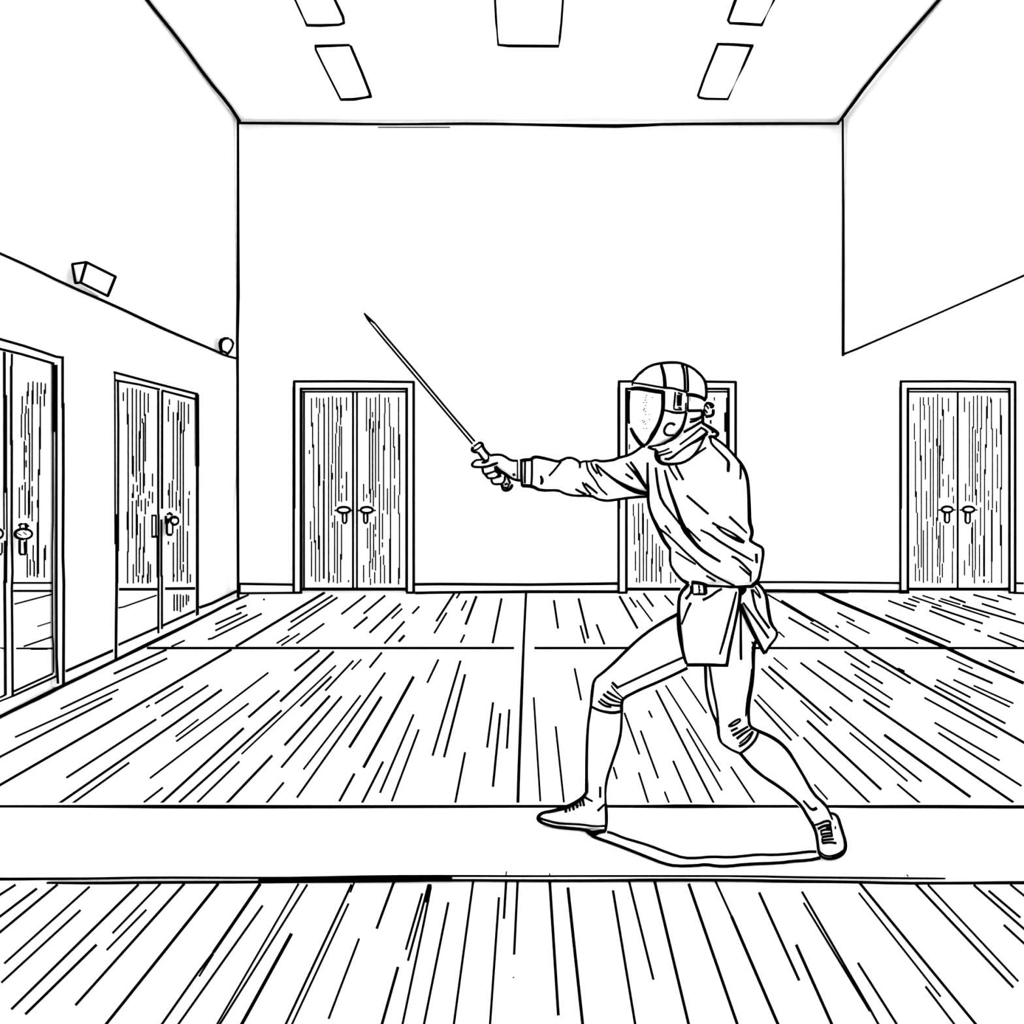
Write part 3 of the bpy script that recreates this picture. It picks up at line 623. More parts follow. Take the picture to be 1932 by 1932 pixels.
# ---- body: one skinned figure, its sword hand modelled finger by finger, then fused
nd = [(at(1345, 1120, 2.81), .085), (at(1325, 1010, 2.81), .085), (at(1305, 905, 2.81), .09), (at(1290, 848, 2.79), .05),
      (at(1266, 800, 2.775), .062), (at(1262, 740, 2.77), .072),
      (at(1262, 893, 2.86), .05), (at(1110, 903, 2.86), .036), (at(1020, 893, 2.86), .028), (at(972, 887, 2.85), .021),
      (at(1325, 895, 2.95), .05), (at(1345, 985, 2.97), .036), (at(1285, 1035, 2.97), .026),
      (at(1310, 1165, 2.79), .075), (at(1225, 1235, 2.79), .06), (at(1147, 1298, 2.79), .042), (at(1142, 1390, 2.78), .036), (at(1125, 1485, 2.765), .027),
      (at(1380, 1170, 2.85), .07), (at(1378, 1300, 2.85), .05), (at(1390, 1385, 2.83), .04), (at(1455, 1445, 2.80), .04), (at(1530, 1525, 2.76), .027),
      (at(1090, 1535, 2.775), .024), (at(1558, 1570, 2.66), .02)]
ed = [(0, 1), (1, 2), (2, 3), (3, 4), (4, 5), (2, 6), (6, 7), (7, 8), (8, 9), (2, 10), (10, 11), (11, 12), (0, 13), (13, 14), (14, 15), (15, 16), (16, 17),
      (0, 18), (18, 19), (19, 20), (20, 21), (21, 22), (17, 23), (22, 24)]
sk = skel('skeleton', nd, ed, 0)
v, f = evald(sk); bpy.data.objects.remove(sk)
hb = MB(); hb.add(v, f)
HP = YP(2.84); HF = YP(2.815)
HG = 3.5
hb.puff(YP(2.845), P('921 868 924.6 860 934.5 858.2 946 858.6 954.4 862.4 963.5 869 977.6 870 1000 870 1000 905 983 906 972.6 905 962.7 901.5 952.8 893.5 942.8 888.6 934.5 882 925 874'), 16, g=HG, inset=1.5)
hb.puff(HF, P('889.4 877 891.5 873 898 868 907 868.5 914 873 925 867 940 864 946 872 940 876 932 876 921 880 910 881.6 893 881.6'), 8, g=HG, inset=1)
hb.puff(HF, P('909.7 882.8 911.3 892 914.7 894.6 924.6 891.6 932.9 888 938 884 933 880.5'), 8, g=HG, inset=.8)
hb.puff(HF, P('914.9 895.5 918 899 920.8 902.4 934.5 901.6 940.6 895 945 889 938 889.6 925 893.6'), 8, g=HG, inset=.8)
hb.puff(HF, P('926.5 904.8 928.4 911 933 913.3 947.5 912 951.6 906.6 952 898 946 897 938 900.6'), 8, g=HG, inset=.8)
hb.puff(YP(2.825), P('948 901 953.6 897.9 959 904.3 961.5 910 955 914 949 912 951.5 906'), 6, g=HG, inset=.6)
hb.puff(YP(2.90), P('1262 1030 1290 1018 1302 1032 1292 1050 1270 1052'), 10, g=6)           # far hand
tmp = hb.build('body_parts', [SKIN])
rm = tmp.modifiers.new('fuse', 'REMESH'); rm.mode = 'VOXEL'; rm.voxel_size = .0035
v, f = evald(tmp); bpy.data.objects.remove(tmp)
body = MB(); body.add(v, f)

# ---- clothes and gear, each a solid of its own
jacket = MB()
jacket.puff(PT, P('1223 846 1240 850 1290 838 1330 822 1347 826 1360 835 1373 846 1388 863 1399 876 1406.5 891 1411 908 1413 943 1414 986 1417 994 1419.5 1005 1416 1019.6 1438.4 1033 1439 1048 1435 1073 1431 1091 1425 1102 1400 1106 1335 1105.8 1299 1101 1286 1094 1273 1079 1264 1064 1264.5 1036 1253 1021 1241 1000 1231 980 1225 955 1222.5 934 1222 872'), 78, g=10)
jacket.puff(PA, P('985 868 1003 867 1005 862 1013 861.8 1032 866 1052.5 871 1061 868 1069 864 1079.5 863.9 1090 869 1094 873 1102 870 1114.7 871 1123 868 1135.4 871 1158 868 1166.4 864 1191 857.6 1212 842 1240 846 1275 880 1275 925 1223.4 937.3 1195.4 937.3 1170.6 941.5 1145.7 945.2 1129 942.5 1116.7 935.3 1083.6 935.3 1067 932 1052.5 925 1019.4 926 1005 918.7 985 915.6'), 36, g=7)
jacket.puff(YP(2.96), P('1310 870 1345 870 1365 920 1368 1000 1330 1046 1298 1040 1300 1022 1322 1005 1325 950'), 26, g=8)
mask = MB()
mask.puff(PM, P('1188.5 735 1192.8 719 1199.5 713.3 1205.4 706 1214.3 698.5 1223 692.6 1234 688.2 1244.7 686.2 1256.5 684.8 1268.4 684.3 1281 684.8 1293 688.7 1302.8 692.6 1312.6 699 1321.5 707.4 1327.4 715.2 1330.8 722 1332.8 729 1332.5 745 1331 756 1330 778 1326 790 1319 798 1294.6 813 1270 828 1253.6 837.2 1238.8 841.5 1222 843 1213 842 1209 839 1202.5 831 1194.6 819.5 1189 805.7 1186.5 790 1186.5 745'), 66, g=7)
collar = MB()
collar.puff(PC, P('1224 844 1244 840 1270 829 1294.6 814 1319 799 1326 795 1337 812 1336 822 1328 828 1319 846 1306 863 1289 873 1274 875 1255.5 876 1246 874 1238 864 1237.5 849'), 20, g=7)
knot = MB(); knot.puff(YP(2.72), P('1331 761 1339 759.5 1345.5 763 1346.5 772 1346 781 1341 785.5 1331 786 1327.5 777 1327 767'), 8, g=4)
tie = MB(); tie.puff(YP(2.72), P('1326 799 1334 802 1344 809 1355 817 1351 824 1338 823 1332 812'), 7, g=4)
tail = MB()
tail.puff(PSK, P('1299 1103 1335 1106 1396 1108 1394 1142 1384 1188.6 1375.4 1225 1370.5 1254.8 1296 1254.8 1291 1241.6 1286 1225 1281 1200 1279.4 1175 1280 1155 1281 1127 1286 1114'), 22, g=8)
sash = MB()
sash.puff(PSA, P('1398 1107 1415 1106 1430 1101 1440 1112.4 1446.7 1125.6 1451.6 1155.4 1455 1177 1466.5 1192 1465 1203.5 1451.6 1220 1443.4 1233.3 1438.4 1228.3 1433.4 1216.7 1418.5 1190 1408.6 1165.4 1397 1142 1396 1125'), 14, g=7)
buckle = MB(); buckle.puff(YP(2.63), P('1307 1098 1328 1100 1335 1106 1331 1121 1308 1121'), 6, g=4)
breeches = MB()
breeches.puff(PF_, P('1330 1100 1400 1106 1418 1120 1420 1200 1390 1252 1296 1260.3 1270 1273.3 1239 1287.5 1207.7 1300.5 1176.7 1316 1172.8 1324 1172.8 1342 1156 1345.7 1135 1342 1117 1333 1116 1310.8 1120 1287.5 1125 1278.5 1140.5 1266.8 1161 1248.7 1187 1221.5 1218 1194.3 1251.7 1172.3 1280 1158'), 44, g=9)
breeches.puff(PR_, P('1331 1200 1345 1130 1418 1130 1420 1240 1421 1268 1419 1294 1413.5 1320.4 1411.3 1342 1413.5 1366 1418 1373 1431 1380 1424 1396.5 1411 1411.7 1397 1421.5 1378.7 1414 1361.3 1402 1356 1390 1352.6 1366 1344 1346.5 1336 1320.4 1332 1294'), 42, g=9)
sockf = MB(); sockf.puff(YP(2.775), P('1116 1330 1172.8 1338 1171.5 1380.7 1166.3 1404 1156 1435 1145.6 1466 1141.7 1492 1143 1518 1143 1530 1106 1530 1104 1500 1106.3 1494 1106.8 1411.7 1109.4 1367.7'), 27, g=7)
sockr = MB(); sockr.puff(PRS, P('1397 1420 1411 1408 1424 1394 1431 1379 1454.8 1389 1472 1401 1487.4 1416 1500.4 1437.8 1515.7 1464 1528.7 1487.8 1539.6 1503 1557 1517 1566 1533 1562 1545 1532 1550 1522 1537.8 1513.5 1522.6 1496 1505 1472 1485.7 1441.7 1466 1417.8 1446.5'), 28, g=7)
shoef = MB(); shoef.puff(PFS, P('1106.7 1494 1101 1503 1094.3 1509 1079.4 1518 1062.8 1524.5 1041.3 1530.3 1023 1533 1015 1539.4 1014 1546 1023 1552.7 1046.3 1560 1072.8 1562.6 1096 1564.3 1112.5 1567.4 1142.3 1567 1144 1556 1144 1521 1142 1494'), 19, g=6, zmin=TOP+.0015)
shoer = MB(); shoer.puff(PRSH, P('1530 1549 1533 1555 1539.6 1570.4 1542.8 1592 1544 1607.4 1548 1616 1563.5 1621 1581 1617 1591.7 1609.6 1596 1598.7 1595 1585.7 1587.4 1561.7 1581 1540 1574 1534.6 1565.7 1532.4 1557 1520 1540 1522'), 16, g=6, zmin=TOP+.0015)
sword_g = MB()
sword_g.puff(PSW, P('892 843.5 889.5 849.5 895 853.6 901.5 853 912 844 909.5 835.5 902 835.5'), 5, g=3, inset=1)
grip = MB(); grip.puff(PSW, P('901.5 853 911 843.6 916.3 851 924 859 940 885 955 905 960 914 950 920 938 903 913 868.7 906 859.6'), 6, g=4, inset=1)
pommel = MB(); pommel.puff(YP(2.83), P('947 915 953 912 960 911 966 913.5 966.5 917 962 923 956 925.5 949.5 925 947 920'), 6, g=3, inset=1)

ALL = [body, jacket, mask, collar, knot, tie, tail, sash, buckle, breeches, sockf, sockr, shoef, shoer, sword_g, grip, pommel]
TREE = BVHTree.FromPolygons([Vector(x) for mb in ALL for x in mb.v],
        [tuple(i+o for i in t) for mb, o in zip(ALL, [sum(len(a.v) for a in ALL[:k]) for k in range(len(ALL))]) for t in mb.f])
def first(x, y):
    h = TREE.ray_cast(EYE, ray(x, y))[0]
    return h.y if h else None
def stitch(mb, plane, pts, w, smooth=True, own=None):
    """a black seam sewn where the cloth shows, or along the rim of the piece"""
    pts, w = prep(pts, w, smooth, 5)
    Y = []
    for i, (x, y) in enumerate(pts):
        a, b = pts[max(0, i-1)], pts[min(len(pts)-1, i+1)]
        l = math.hypot(b[0]-a[0], b[1]-a[1]) or 1; nx, ny = -(b[1]-a[1])/l*w[i]*.42, (b[0]-a[0])/l*w[i]*.42
        Y.append(min([plane.hit(x, y).y]+[q for q in (first(x, y), first(x+nx, y+ny), first(x-nx, y-ny)) if q]))
    n = len(Y)
    Ys = [min(Y[max(0, i-1):i+2]) for i in range(n)]
    Ys = [sum(Ys[max(0, i-2):i+3])/len(Ys[max(0, i-2):i+3]) for i in range(n)]
    Ys = [min(a, b) for a, b in zip(Y, Ys)]
    t = []; r = []
    for (x, y), d, ww in zip(pts, Ys, w):
        rr = (ww+1.5)/2*d/F; d -= rr*.8
        if (y-CY)/F*d > H-TOP-rr-.001: d = (H-TOP-rr-.001)*F/(y-CY)     # stay on the mat
        t.append(at(x, y, d)); r.append(rr)
    mb.tube(t, r)
def sew(mb, plane, text, smooth=True):
    for l in text.replace('\n', ';').split(';'):
        if not l.strip(): continue
        a = l.split('|'); w = [float(x) for x in a[1].split()]; p = P(a[0])
        if len(w) == 1: w = w[0]
        elif len(w) != len(p): w = [w[0]+(w[1]-w[0])*i/(len(p)-1) for i in range(len(p))]
        stitch(mb, plane, p, w, smooth)

sew(jacket, PT, '''1346.8 825.8 1360 835 1373 846 1388 863 1399 876 1406.5 891 1411 908 1413 943 1414 986 1417 994 1419.5 1004.7 1415.2 1019.6|4.6 4.6 4.6 5 6 6 5.5 6 7 6.5 6 6
1415.2 1019.6 1424 1026 1436 1031.5 1439.5 1037 1439.5 1048 1435 1072.6 1431.8 1090.8 1427 1099 1418.5 1106|5 4.6 4.6 5.4 5.4 5 5.4 6 6
1222 872.4 1222 900 1223 925 1223 951 1229.4 973 1240.6 995.4 1252 1019.6 1264.5 1036|3.6 4.6 5.4 5 5 6.4 6.4 6
1264.5 1036 1264 1064 1273 1079 1286 1094 1299 1101|4 4 4.4 5.6 7
1335 1106 1360 1106.5 1385 1108 1418 1106|5 4.6 4.6 5
1236.9 881.7 1241.5 921 1248 945 1268.6 971 1283.5 990|3.4 4 4.4 3 2.6
1253.7 886.4 1263 922.7 1274 952.5 1283.5 980.5 1291 999 1306 1019.6 1321 1036 1339 1048 1359 1060|3 4.6 5.6 6.4 10 6.5 6 5 4
1261 878 1269 893 1278 906|2.8;1275 878 1282 892 1289.5 906|3.6
1295.6 934.8 1317 953 1336.6 970|3.6;1376.6 974.9 1394 991 1409 1005.6|4 2.6
1344 986.5 1355.6 993 1372 999.8 1388.7 1009.7 1403.6 1022.5|4 2.6 2.6 3 5;1352 993 1362 1003 1378.8 1013 1393.7 1019.6 1403 1023|2.6 3 4 7 6
1321.6 999.8 1342 1009.7 1352 1018 1378.8 1034.5 1402 1047.8 1421 1058.6|2.8 3.6 3.8 3.6 3.6 2.6
1380.4 1050 1388.7 1052.8 1402 1064 1417 1080|3.6 4 3.4 3.6;1417 1078 1416 1097.5|2.4;1395 1068.5 1405 1077 1415 1085|2 4.4
1427 1044.5 1428 1062.7|4.6 3.6;1254.5 991.5 1260 998 1265.3 1006.4|3.4 2
1241.3 995.6 1256 1006.4 1277.7 1026 1296 1044.5 1314 1060 1322.4 1069 1339 1081 1362 1094 1385.4 1105|3 2.6 3 3.2 3.2 3.6 3.2 3 3
1274.4 1041 1292.6 1053 1312.5 1065|2.6;1333 1086.7 1349.8 1096.6|2.8;1296 996.4 1309 1009 1321.6 1021.3|2.6
1340.5 828 1342 837 1356 851 1373 868 1375 873 1374 890|3.6 3 3 3.4 5.4 4.4;1397 877 1398 893 1396.5 904|3 3.4 2.8''')
sew(jacket, PA, '''981 869.5 988 868 1003 867 1005 863 1013 862 1032 866 1052.5 871.5 1061 868 1069 864 1079.5 864 1089.8 869 1094 873.5|4.4 5.5 5.4 5 5.4 5 4.4 4.4 4 4 4 5
1094 873.5 1102 870 1114.7 871 1123 867.5 1135.4 871 1158 868 1166.4 864 1183 860 1196 854 1212 842|3.4 3 3 3.6 4 4.4 4.4 4 4 4.4
985 916.5 1004 917.5 1019.4 926 1052.5 924.5 1067 932 1083.6 935.5 1116.7 935.3 1129 942.5 1145.7 945.2 1170.6 941.5 1195.4 938.5 1223.4 936.5|6 6 4.6 4.4 4.4 4 4.6 4 4.6 4 4 5
983.4 868 983.4 900 985 917|4;990.6 869 990.2 912|2.6;1003.5 867 1003.5 900 1002 917|3.4;976.2 871 976.2 904|1.6
1036 898 1047 886 1058.8 871|3;1020 897.5 1023.5 907 1020.5 914|3 6 4;1094 873 1094 883|4 3
1106.4 872 1108 882 1110.5 889.7 1123 906 1131 920.8 1145.7 934|2.6;1114.7 873 1118.8 883.5 1127 893.9|3;1124 875 1129 889.7 1135.4 898.5|3
1125 876 1139.5 889.7 1160 906 1183 919.7 1204 929 1222 931|2.4 3.4 4.6 8 9 6;1181 874 1190 884.5 1199.5 894 1221 923|2.6 2.6 5 5
1189 871 1198 883 1204 893 1212 908 1220 921|3.6 3.6 5 4 4;1180 894 1194.4 904|3.4;1099 910 1104 920.8 1114.7 933|3;1104 912.5 1115 921 1127 931|4 3;1085.7 923 1095 928.5 1106 933|3 4''')
sew(collar, PC, '''1222 843.5 1229 846.5 1237.8 848.5|4;1238 849 1238 863 1246 873 1255.5 876 1274 875.5 1289 873 1306 863 1319 846 1329 825|5 8 7 5 4 4 4 3 3
1282.5 839 1303 824 1324.5 806|2.6 3;1253.6 866 1264 866.5 1282 852 1300 839 1318 830 1334 818|3 4.4 3 3.4 6 6;1240.6 854 1252 851 1263 846|2.2;1241.5 860 1256 856.5 1268.5 852|2.6
1332 844.5 1319 853 1306 862.5|3 2.4;1239 864 1246 863|3''')
sew(tie, YP(2.72), '''1326 791 1326 799 1334 803 1345 810 1355 817 1354 821 1350 824 1339 824|4.6 5 4.6 6.5 5 5 4 5;1325 808 1331 811.5 1335.6 817|3.4;1344 811 1345 817.5|3.4;1338 822 1341 828|5''')
sew(knot, YP(2.72), '''1332 761 1338 760.2 1345.6 764 1345 768.6 1340 768|4.4 4 4.6 3.6 3;1345.8 772 1345.8 782 1340 785.5 1331 786|4.6 5 4.6 4.6;1332 761 1328 769 1328 778 1329.5 785|2.4 2 3 4
1331 764 1336 769 1337 772|2;1330 773 1335 779|2;1338 763 1341 766|2;1340.3 793 1341 799|2.2''')
# mask
sew(mask, PM, '''1192.8 721 1199.5 713.3 1205.4 706 1214.3 698.5 1223 692.6 1234 688 1244.7 686.2 1256.5 684.8 1268.4 684.3 1281 684.8 1293 688.5 1302.8 692.6 1312.6 699 1321.5 707.4 1327.4 715.2 1330.8 722 1332.6 734 1332 752|5 4.4 4.4 4.4 4.6 4.4 5 5.4 5.4 5 4.6 4.6 4.4 4.6 4.8 5.4 4.8 5
1192.8 720 1193 728|2;1247.6 689 1251.5 701.5 1254 714 1254.6 731|5 5.4 5.6 6.4
1287 689 1290 697 1292 711 1292.4 737|5 4 3.4 3.4;1295.5 692.6 1297.3 706 1298.3 723 1298 739|3.4;1195 722.5 1210 724 1230 727.5 1252.6 731.5|2.6
1252.6 731.5 1269 732.2 1280 735.6 1297 740|3.4;1253.6 774 1263 776 1272 779 1290 779 1295 775|2.8 3 4 3.6 2;1295 778 1293 789 1288 806 1280 818 1268.3 828.5 1253.6 836.5|3.6 4.4 5 7 5 4.4
1254 837 1238.8 841 1223 842|4 3 3;1296 741 1296 748|1.8;1294 760 1293.5 773|1.6
1299.5 744 1299.4 760 1298.5 775|4.4 4.6 5.4
1323.5 774 1325.5 779 1325 786 1316 790 1302.5 791|4 4 4.6 3 2.4;1326 786 1326 795 1319 799 1307 806 1291 815|5 5 4.6 3.6 3.4;1302 796.4 1313 794 1323 788|3.6 3 2
1272.6 802.4 1270.5 799.5 1264.5 798.6 1259.5 800.5 1255.6 805.5 1252.8 812.6 1254.6 818.5 1259.5 821.8 1271 820.8|5 4.4 3.6 3.4 3.4 3.2 3.6 3.4 2.4''')
visor = MB(); strap = MB(); clip = MB()
def patch(mb, poly, t, g=5):
    """a thin fitted piece lying on the surface below it"""
    xs = [p[0] for p in poly]; ys = [p[1] for p in poly]; n = len(poly)
    def ins(x, y):
        r = False
        for i in range(n):
            (a, b), (c, d) = poly[i], poly[(i+1) % n]
            if (b > y) != (d > y) and x < (c-a)*(y-b)/(d-b)+a: r = not r
        return r
    B = []
    for i in range(n):
        (a, b), (c, d) = poly[i], poly[(i+1) % n]; k = max(1, int(math.hypot(c-a, d-b)/5))
        B += [(a+(c-a)*j/k, b+(d-b)*j/k) for j in range(k)]
    nb = len(B); I = []
    y = min(ys)+g/2
    while y < max(ys):
        x = min(xs)+g/2
        while x < max(xs):
            if ins(x, y) and min(math.hypot(x-p[0], y-p[1]) for p in B) > 3: I.append((x, y))
            x += g
        y += g
    vo, _, fo, _, _, _ = delaunay_2d_cdt([Vector(p) for p in B+I], [(i, (i+1) % nb) for i in range(nb)], [], 1, 1e-4)
    D = [MB_.ray_cast(EYE, ray(v.x, v.y))[0] for v in vo]
    D = [d.y if d else None for d in D]; mx = max(d for d in D if d)
    D = [d if d else mx for d in D]
    fr = [at(v.x, v.y, d-t) for v, d in zip(vo, D)]; bk = [at(v.x, v.y, d+.004) for v, d in zip(vo, D)]
    k = len(fr); E = {}
    fs = [tuple(q) for q in fo]+[tuple(k+i for i in reversed(q)) for q in fo]
    cnt = {}
    for q in fo:
        for i in range(len(q)):
            e = (q[i], q[(i+1) % len(q)]); cnt[e] = 1
    for (a, b) in list(cnt):
        if (b, a) not in cnt: fs.append((b, a, k+a, k+b))
    mb.add(fr+bk, fs)
MB_ = BVHTree.FromPolygons([Vector(x) for x in mask.v], mask.f)
patch(visor, P('1191 736 1210 735 1230 738 1250 740 1250.6 768 1248.7 783 1244 798 1238 809.7 1231 820.5 1225 831 1217 840 1212 839.5 1203 830 1195 819 1190 805.7 1188.5 790 1188.5 745'), .006)
patch(strap, P('1300 746 1310 746 1322 750 1330 756 1329 768 1325 774 1300 774.5'), .005)
patch(clip, P('1272.5 739 1288 741 1287 773 1271 772'), .007)
ALL += [visor, strap, clip]
TREE = BVHTree.FromPolygons([Vector(x) for mb in ALL for x in mb.v],
        [tuple(i+o for i in t) for mb, o in zip(ALL, [sum(len(a.v) for a in ALL[:k]) for k in range(len(ALL))]) for t in mb.f])
sew(visor, PM, '''1191 734 1202 732.6 1215 734 1232 737.6 1252 740|6 7 7 7 7;1251.2 738 1251.4 768 1248.6 784 1243.5 799 1238 810 1231.5 820.5 1225 832 1218 840|7 6.4 6.4 6.6 7 8.5 6 4
1186.6 738 1186.2 790 1187 800|5 4.4 2.6;1189.5 807 1195 819 1202.5 830 1210.5 840 1217 842|4 6 7 7 6''')
for l in '1219.8 746 1.8,1217.9 750 1.8,1217.9 754.7 2.2,1214 759.3 1.8,1219.8 759.3 1.8,1217.9 765 1.8,1216 770.7 1.8,1214.2 773.5 2.4,1217.5 776 2,1217.9 782 1.8,1225.3 782 1.8,1225.3 791.4 1.8,1212 793.8 2,1216 795 1.8,1214 797 1.8,1217.9 800 2.2,1214 808.5 1.8,1219.8 808.5 1.8,1231 750 1.8'.split(','):
    a = [float(x) for x in l.split()]; stitch(visor, PM, [(a[0], a[1]-.8), (a[0], a[1]+.8)], a[2]-.6, False)
sew(strap, PM, '1298.8 744.5 1309.7 745.5 1322.4 749 1331 755|5.6 6.5 5.6 6;1298.8 775 1311 775 1324 774.6|4.8')
sew(clip, PM, '''1274 739.5 1273 752 1271.6 766|2.4;1271.5 766 1271.4 772 1276 773 1287 773.2|2;1282 745 1281.8 755 1281.5 766|9 8.4 7.6;1279 741 1288 744|2;1280 769 1286 770|2''')
# tail, belt, sash
sew(tail, PSK, '''1299 1101 1293 1109 1286 1116 1281 1128 1280 1155 1280.5 1180 1283.5 1203 1287 1225 1291 1241.6 1295 1252|6 6 5 5 5.4 7.5 7.5 5 4.6 4.6
1295 1254.6 1330 1254.4 1355 1255 1373 1255.6|5.5 5.4 5.4 4.6;1371 1256 1376 1225 1384 1188.6 1391 1155 1396 1130 1396 1110|5.4 5.4 4.6 5 6 5
1389.5 1116 1384 1139 1375.4 1172 1367 1205 1358 1235|2.6 3.4 3.6 3.6 2.6;1303.4 1137 1296 1152 1291 1166 1286 1178|4.4 3.4 2.6 2.6
1325.8 1132 1333 1129 1342 1124 1352 1116 1362 1111|4.4 3.6 3.6 3.6 4;1303.5 1105 1304 1118 1293.5 1130.6|2.6 3 5''')
sew(buckle, YP(2.63), '''1306 1099 1306.5 1120.5|3;1305 1098.6 1316 1099.5 1327 1101.5 1336 1106|6 6 5 6;1308 1121.3 1331.5 1121.3|3;1328 1103 1331 1112 1331 1121|4 7 6;1318.5 1104 1319.5 1119|1.6;1317 1107.5 1321 1107.5|1.4;1318 1113.5 1322 1113.5|1.4''')
sew(sash, PSA, '''1430 1101 1440 1112.4 1446.7 1126 1450 1155 1455 1178 1466.5 1192 1465 1202 1451.6 1219 1443.4 1232.5|5 4.6 5 6 5 4 4 4 5
1443 1233 1438.4 1227 1433 1216 1424 1200 1413 1177 1404 1158 1397.5 1140|6 5.4 5.4 7 6.4 6.4 6
1430 1212 1427 1210 1424 1214|6;1402 1137 1425 1168 1450 1204|2.6 3.6 4;1418.5 1112 1423.5 1139 1428.5 1154 1451.6 1185.3|3.6 3.6 3.4 4;1421 1112.4 1428 1121 1435 1128.5|1.8 3;1425 1107 1432 1118 1435 1127|2;1404 1108 1404 1114 1399 1121|7 9 5''')
sew(breeches, PF_, '''1280 1158 1251.7 1172.6 1218 1194.8 1187 1222 1161 1248.7 1140.5 1267 1125 1279 1119.6 1288 1116.6 1310.8 1114.6 1333|5.4 4.6 4.6 5 5.4 4.6 4.8 5 5.4 4
1115 1332.8 1125 1338 1136 1342 1156 1345.4 1173 1342|3.4 3.6 3.6 4.6 4.4;1173 1342 1173 1326 1176.7 1316.5 1207.7 1300.8 1239 1287.5 1270 1273.5 1297 1260|5 4.6 4.6 4.6 5 4.6 5.4
1166 1297 1200 1281 1240 1262 1290.6 1239.6|3;1154.7 1287.5 1160 1292 1166 1299|4;1153.4 1293 1155 1297 1164 1307 1174 1316|1.8;1145.6 1305 1158 1313 1172.8 1321|4 2
1138 1309.5 1147 1317 1157 1322 1170 1325.5|4 4 3 2;1132.7 1318.6 1145.6 1328 1157 1331 1171 1331.5|2.6 3 3 4;1128.8 1322.5 1136 1329 1144 1333 1153.4 1334|3 2.6 2''')
sew(breeches, PR_, '''1331 1257.4 1332 1294 1336 1320.4 1344 1346.5 1354 1366 1356 1390 1361.3 1402 1378.7 1414 1396 1421.5|5.4 4.6 4.6 4 6 4.6 4.4 4 4
1338.5 1257.4 1344 1296.5 1352.6 1335.7 1355 1364|3 3.4 3 3;1423 1216 1421 1238 1421.5 1268 1419 1294 1414 1320.4 1411.6 1342 1413 1366 1418 1373 1431 1379|6 6.5 4.6 4.6 4.6 5.4 5 5.4 4.6
1418.4 1262 1415 1294 1409.6 1322 1407 1352|2 2.4 3 1.8;1431 1380 1427 1392 1420 1402.5 1411 1411 1397 1421.5|3.4;1374 1370 1385 1361 1396 1355.5 1397.5 1360 1388 1367 1378 1371 1374 1370|2.6
1378.7 1379.5 1392 1373|3;1382 1388 1396 1380 1411.3 1370.4|4.4 3;1389.6 1394 1404 1383 1418 1374.5|4 2.4;1395 1403 1408 1392 1420 1379|1.8;1394 1408.5 1404 1403.5 1414 1394 1421 1380|3.6 3 2
1397.7 1147 1397.9 1200 1398.2 1244|3 3.4 4''')
sew(sockf, YP(2.775), '''1114.6 1333 1109.4 1367.7 1107 1411.7 1106.5 1496|4.4 4.4 5 5.4;1173 1342 1171.7 1380.7 1166.5 1404 1156 1435 1145.6 1466 1141.8 1492 1142.5 1518|4 4.4 4.6 4.4 4.4 3.2 3.4;1132.3 1484 1132.3 1504.7|3.6''')
sew(sockr, PRS, '''1431 1379 1454.8 1389.5 1472 1401 1487.4 1416.5 1500.4 1438 1515.7 1464 1528.7 1488 1539.6 1503 1557 1517.5 1564 1531|5 5.4 5.4 5.4 5 5 5.4 5 4.6 4
1396 1421.5 1418 1447 1441.7 1466.5 1472 1486 1496 1505 1513.5 1522.6 1522 1538 1531 1553|5 6 4.6 4.6 4.6 4.8 5 5;1515.7 1510.7 1523 1519 1529 1526 1535 1527.6 1541.5 1524|3 3.6 3.6 4.6 5;1564 1531 1570.5 1546|3.4 2.4''')
def sewm(mb, plane, t): sew(mb, plane, t)
sew(shoef, PFS, '''1106.7 1494 1101 1503 1094.3 1509 1079.4 1518.3 1062.8 1525 1041.3 1530.5 1024 1533 1015.8 1539.4 1014.6 1546 1023 1553 1046.3 1560.4 1072.8 1562.8 1096 1564.5 1112.5 1568|4 5 5.4 6 6 4.6 4 5.4 6 4 3.6 4 4 4.6
1107 1568 1115 1572.5 1122 1572 1130 1569 1142.3 1567.8|5 9.5 9 6 5;1143 1517 1144.2 1540 1143.8 1556 1142.5 1568|4.4 5.4 5 3;1018 1543.5 1030 1547.5 1049.6 1553 1072 1554.6 1096 1555.5 1122.4 1559.3 1143 1558|3.4 3 3 2.6 2.6 2 2.6
1102.6 1503.5 1110 1508 1118.3 1512|3.4 2.6;1127.4 1530 1133 1525 1140.5 1517.5|3.6 2.6''')
lace1 = MB()
sew(lace1, PFS, '1067 1524 1067.5 1532.5|4.4;1074 1521 1075 1531|2.2;1080.5 1518 1082.5 1529|4.4 3;1087 1514 1089.5 1525|3;1093.5 1511 1096 1521.5|2.6;1099 1508 1102 1521|4 3;1084 1518 1092 1520|1.8')
sew(shoer, PRSH, '''1531 1551 1539.6 1570.4 1542.8 1592 1544.5 1607.4 1548.5 1616.5 1563.5 1621 1581 1617.5 1591.7 1609.6 1596 1598.7 1594.6 1585.7 1587.4 1561.7 1581 1541 1574 1535.5 1566 1534|6 4.6 4 4 3.6 3.6 4.6 5 5 5 4.6 4.6 4 3.4
1545.5 1606 1550 1610 1557 1614.5 1568 1615.4 1582 1611 1590 1605|2.2;1576.2 1559 1576.2 1564|1.8''')
lace2 = MB()
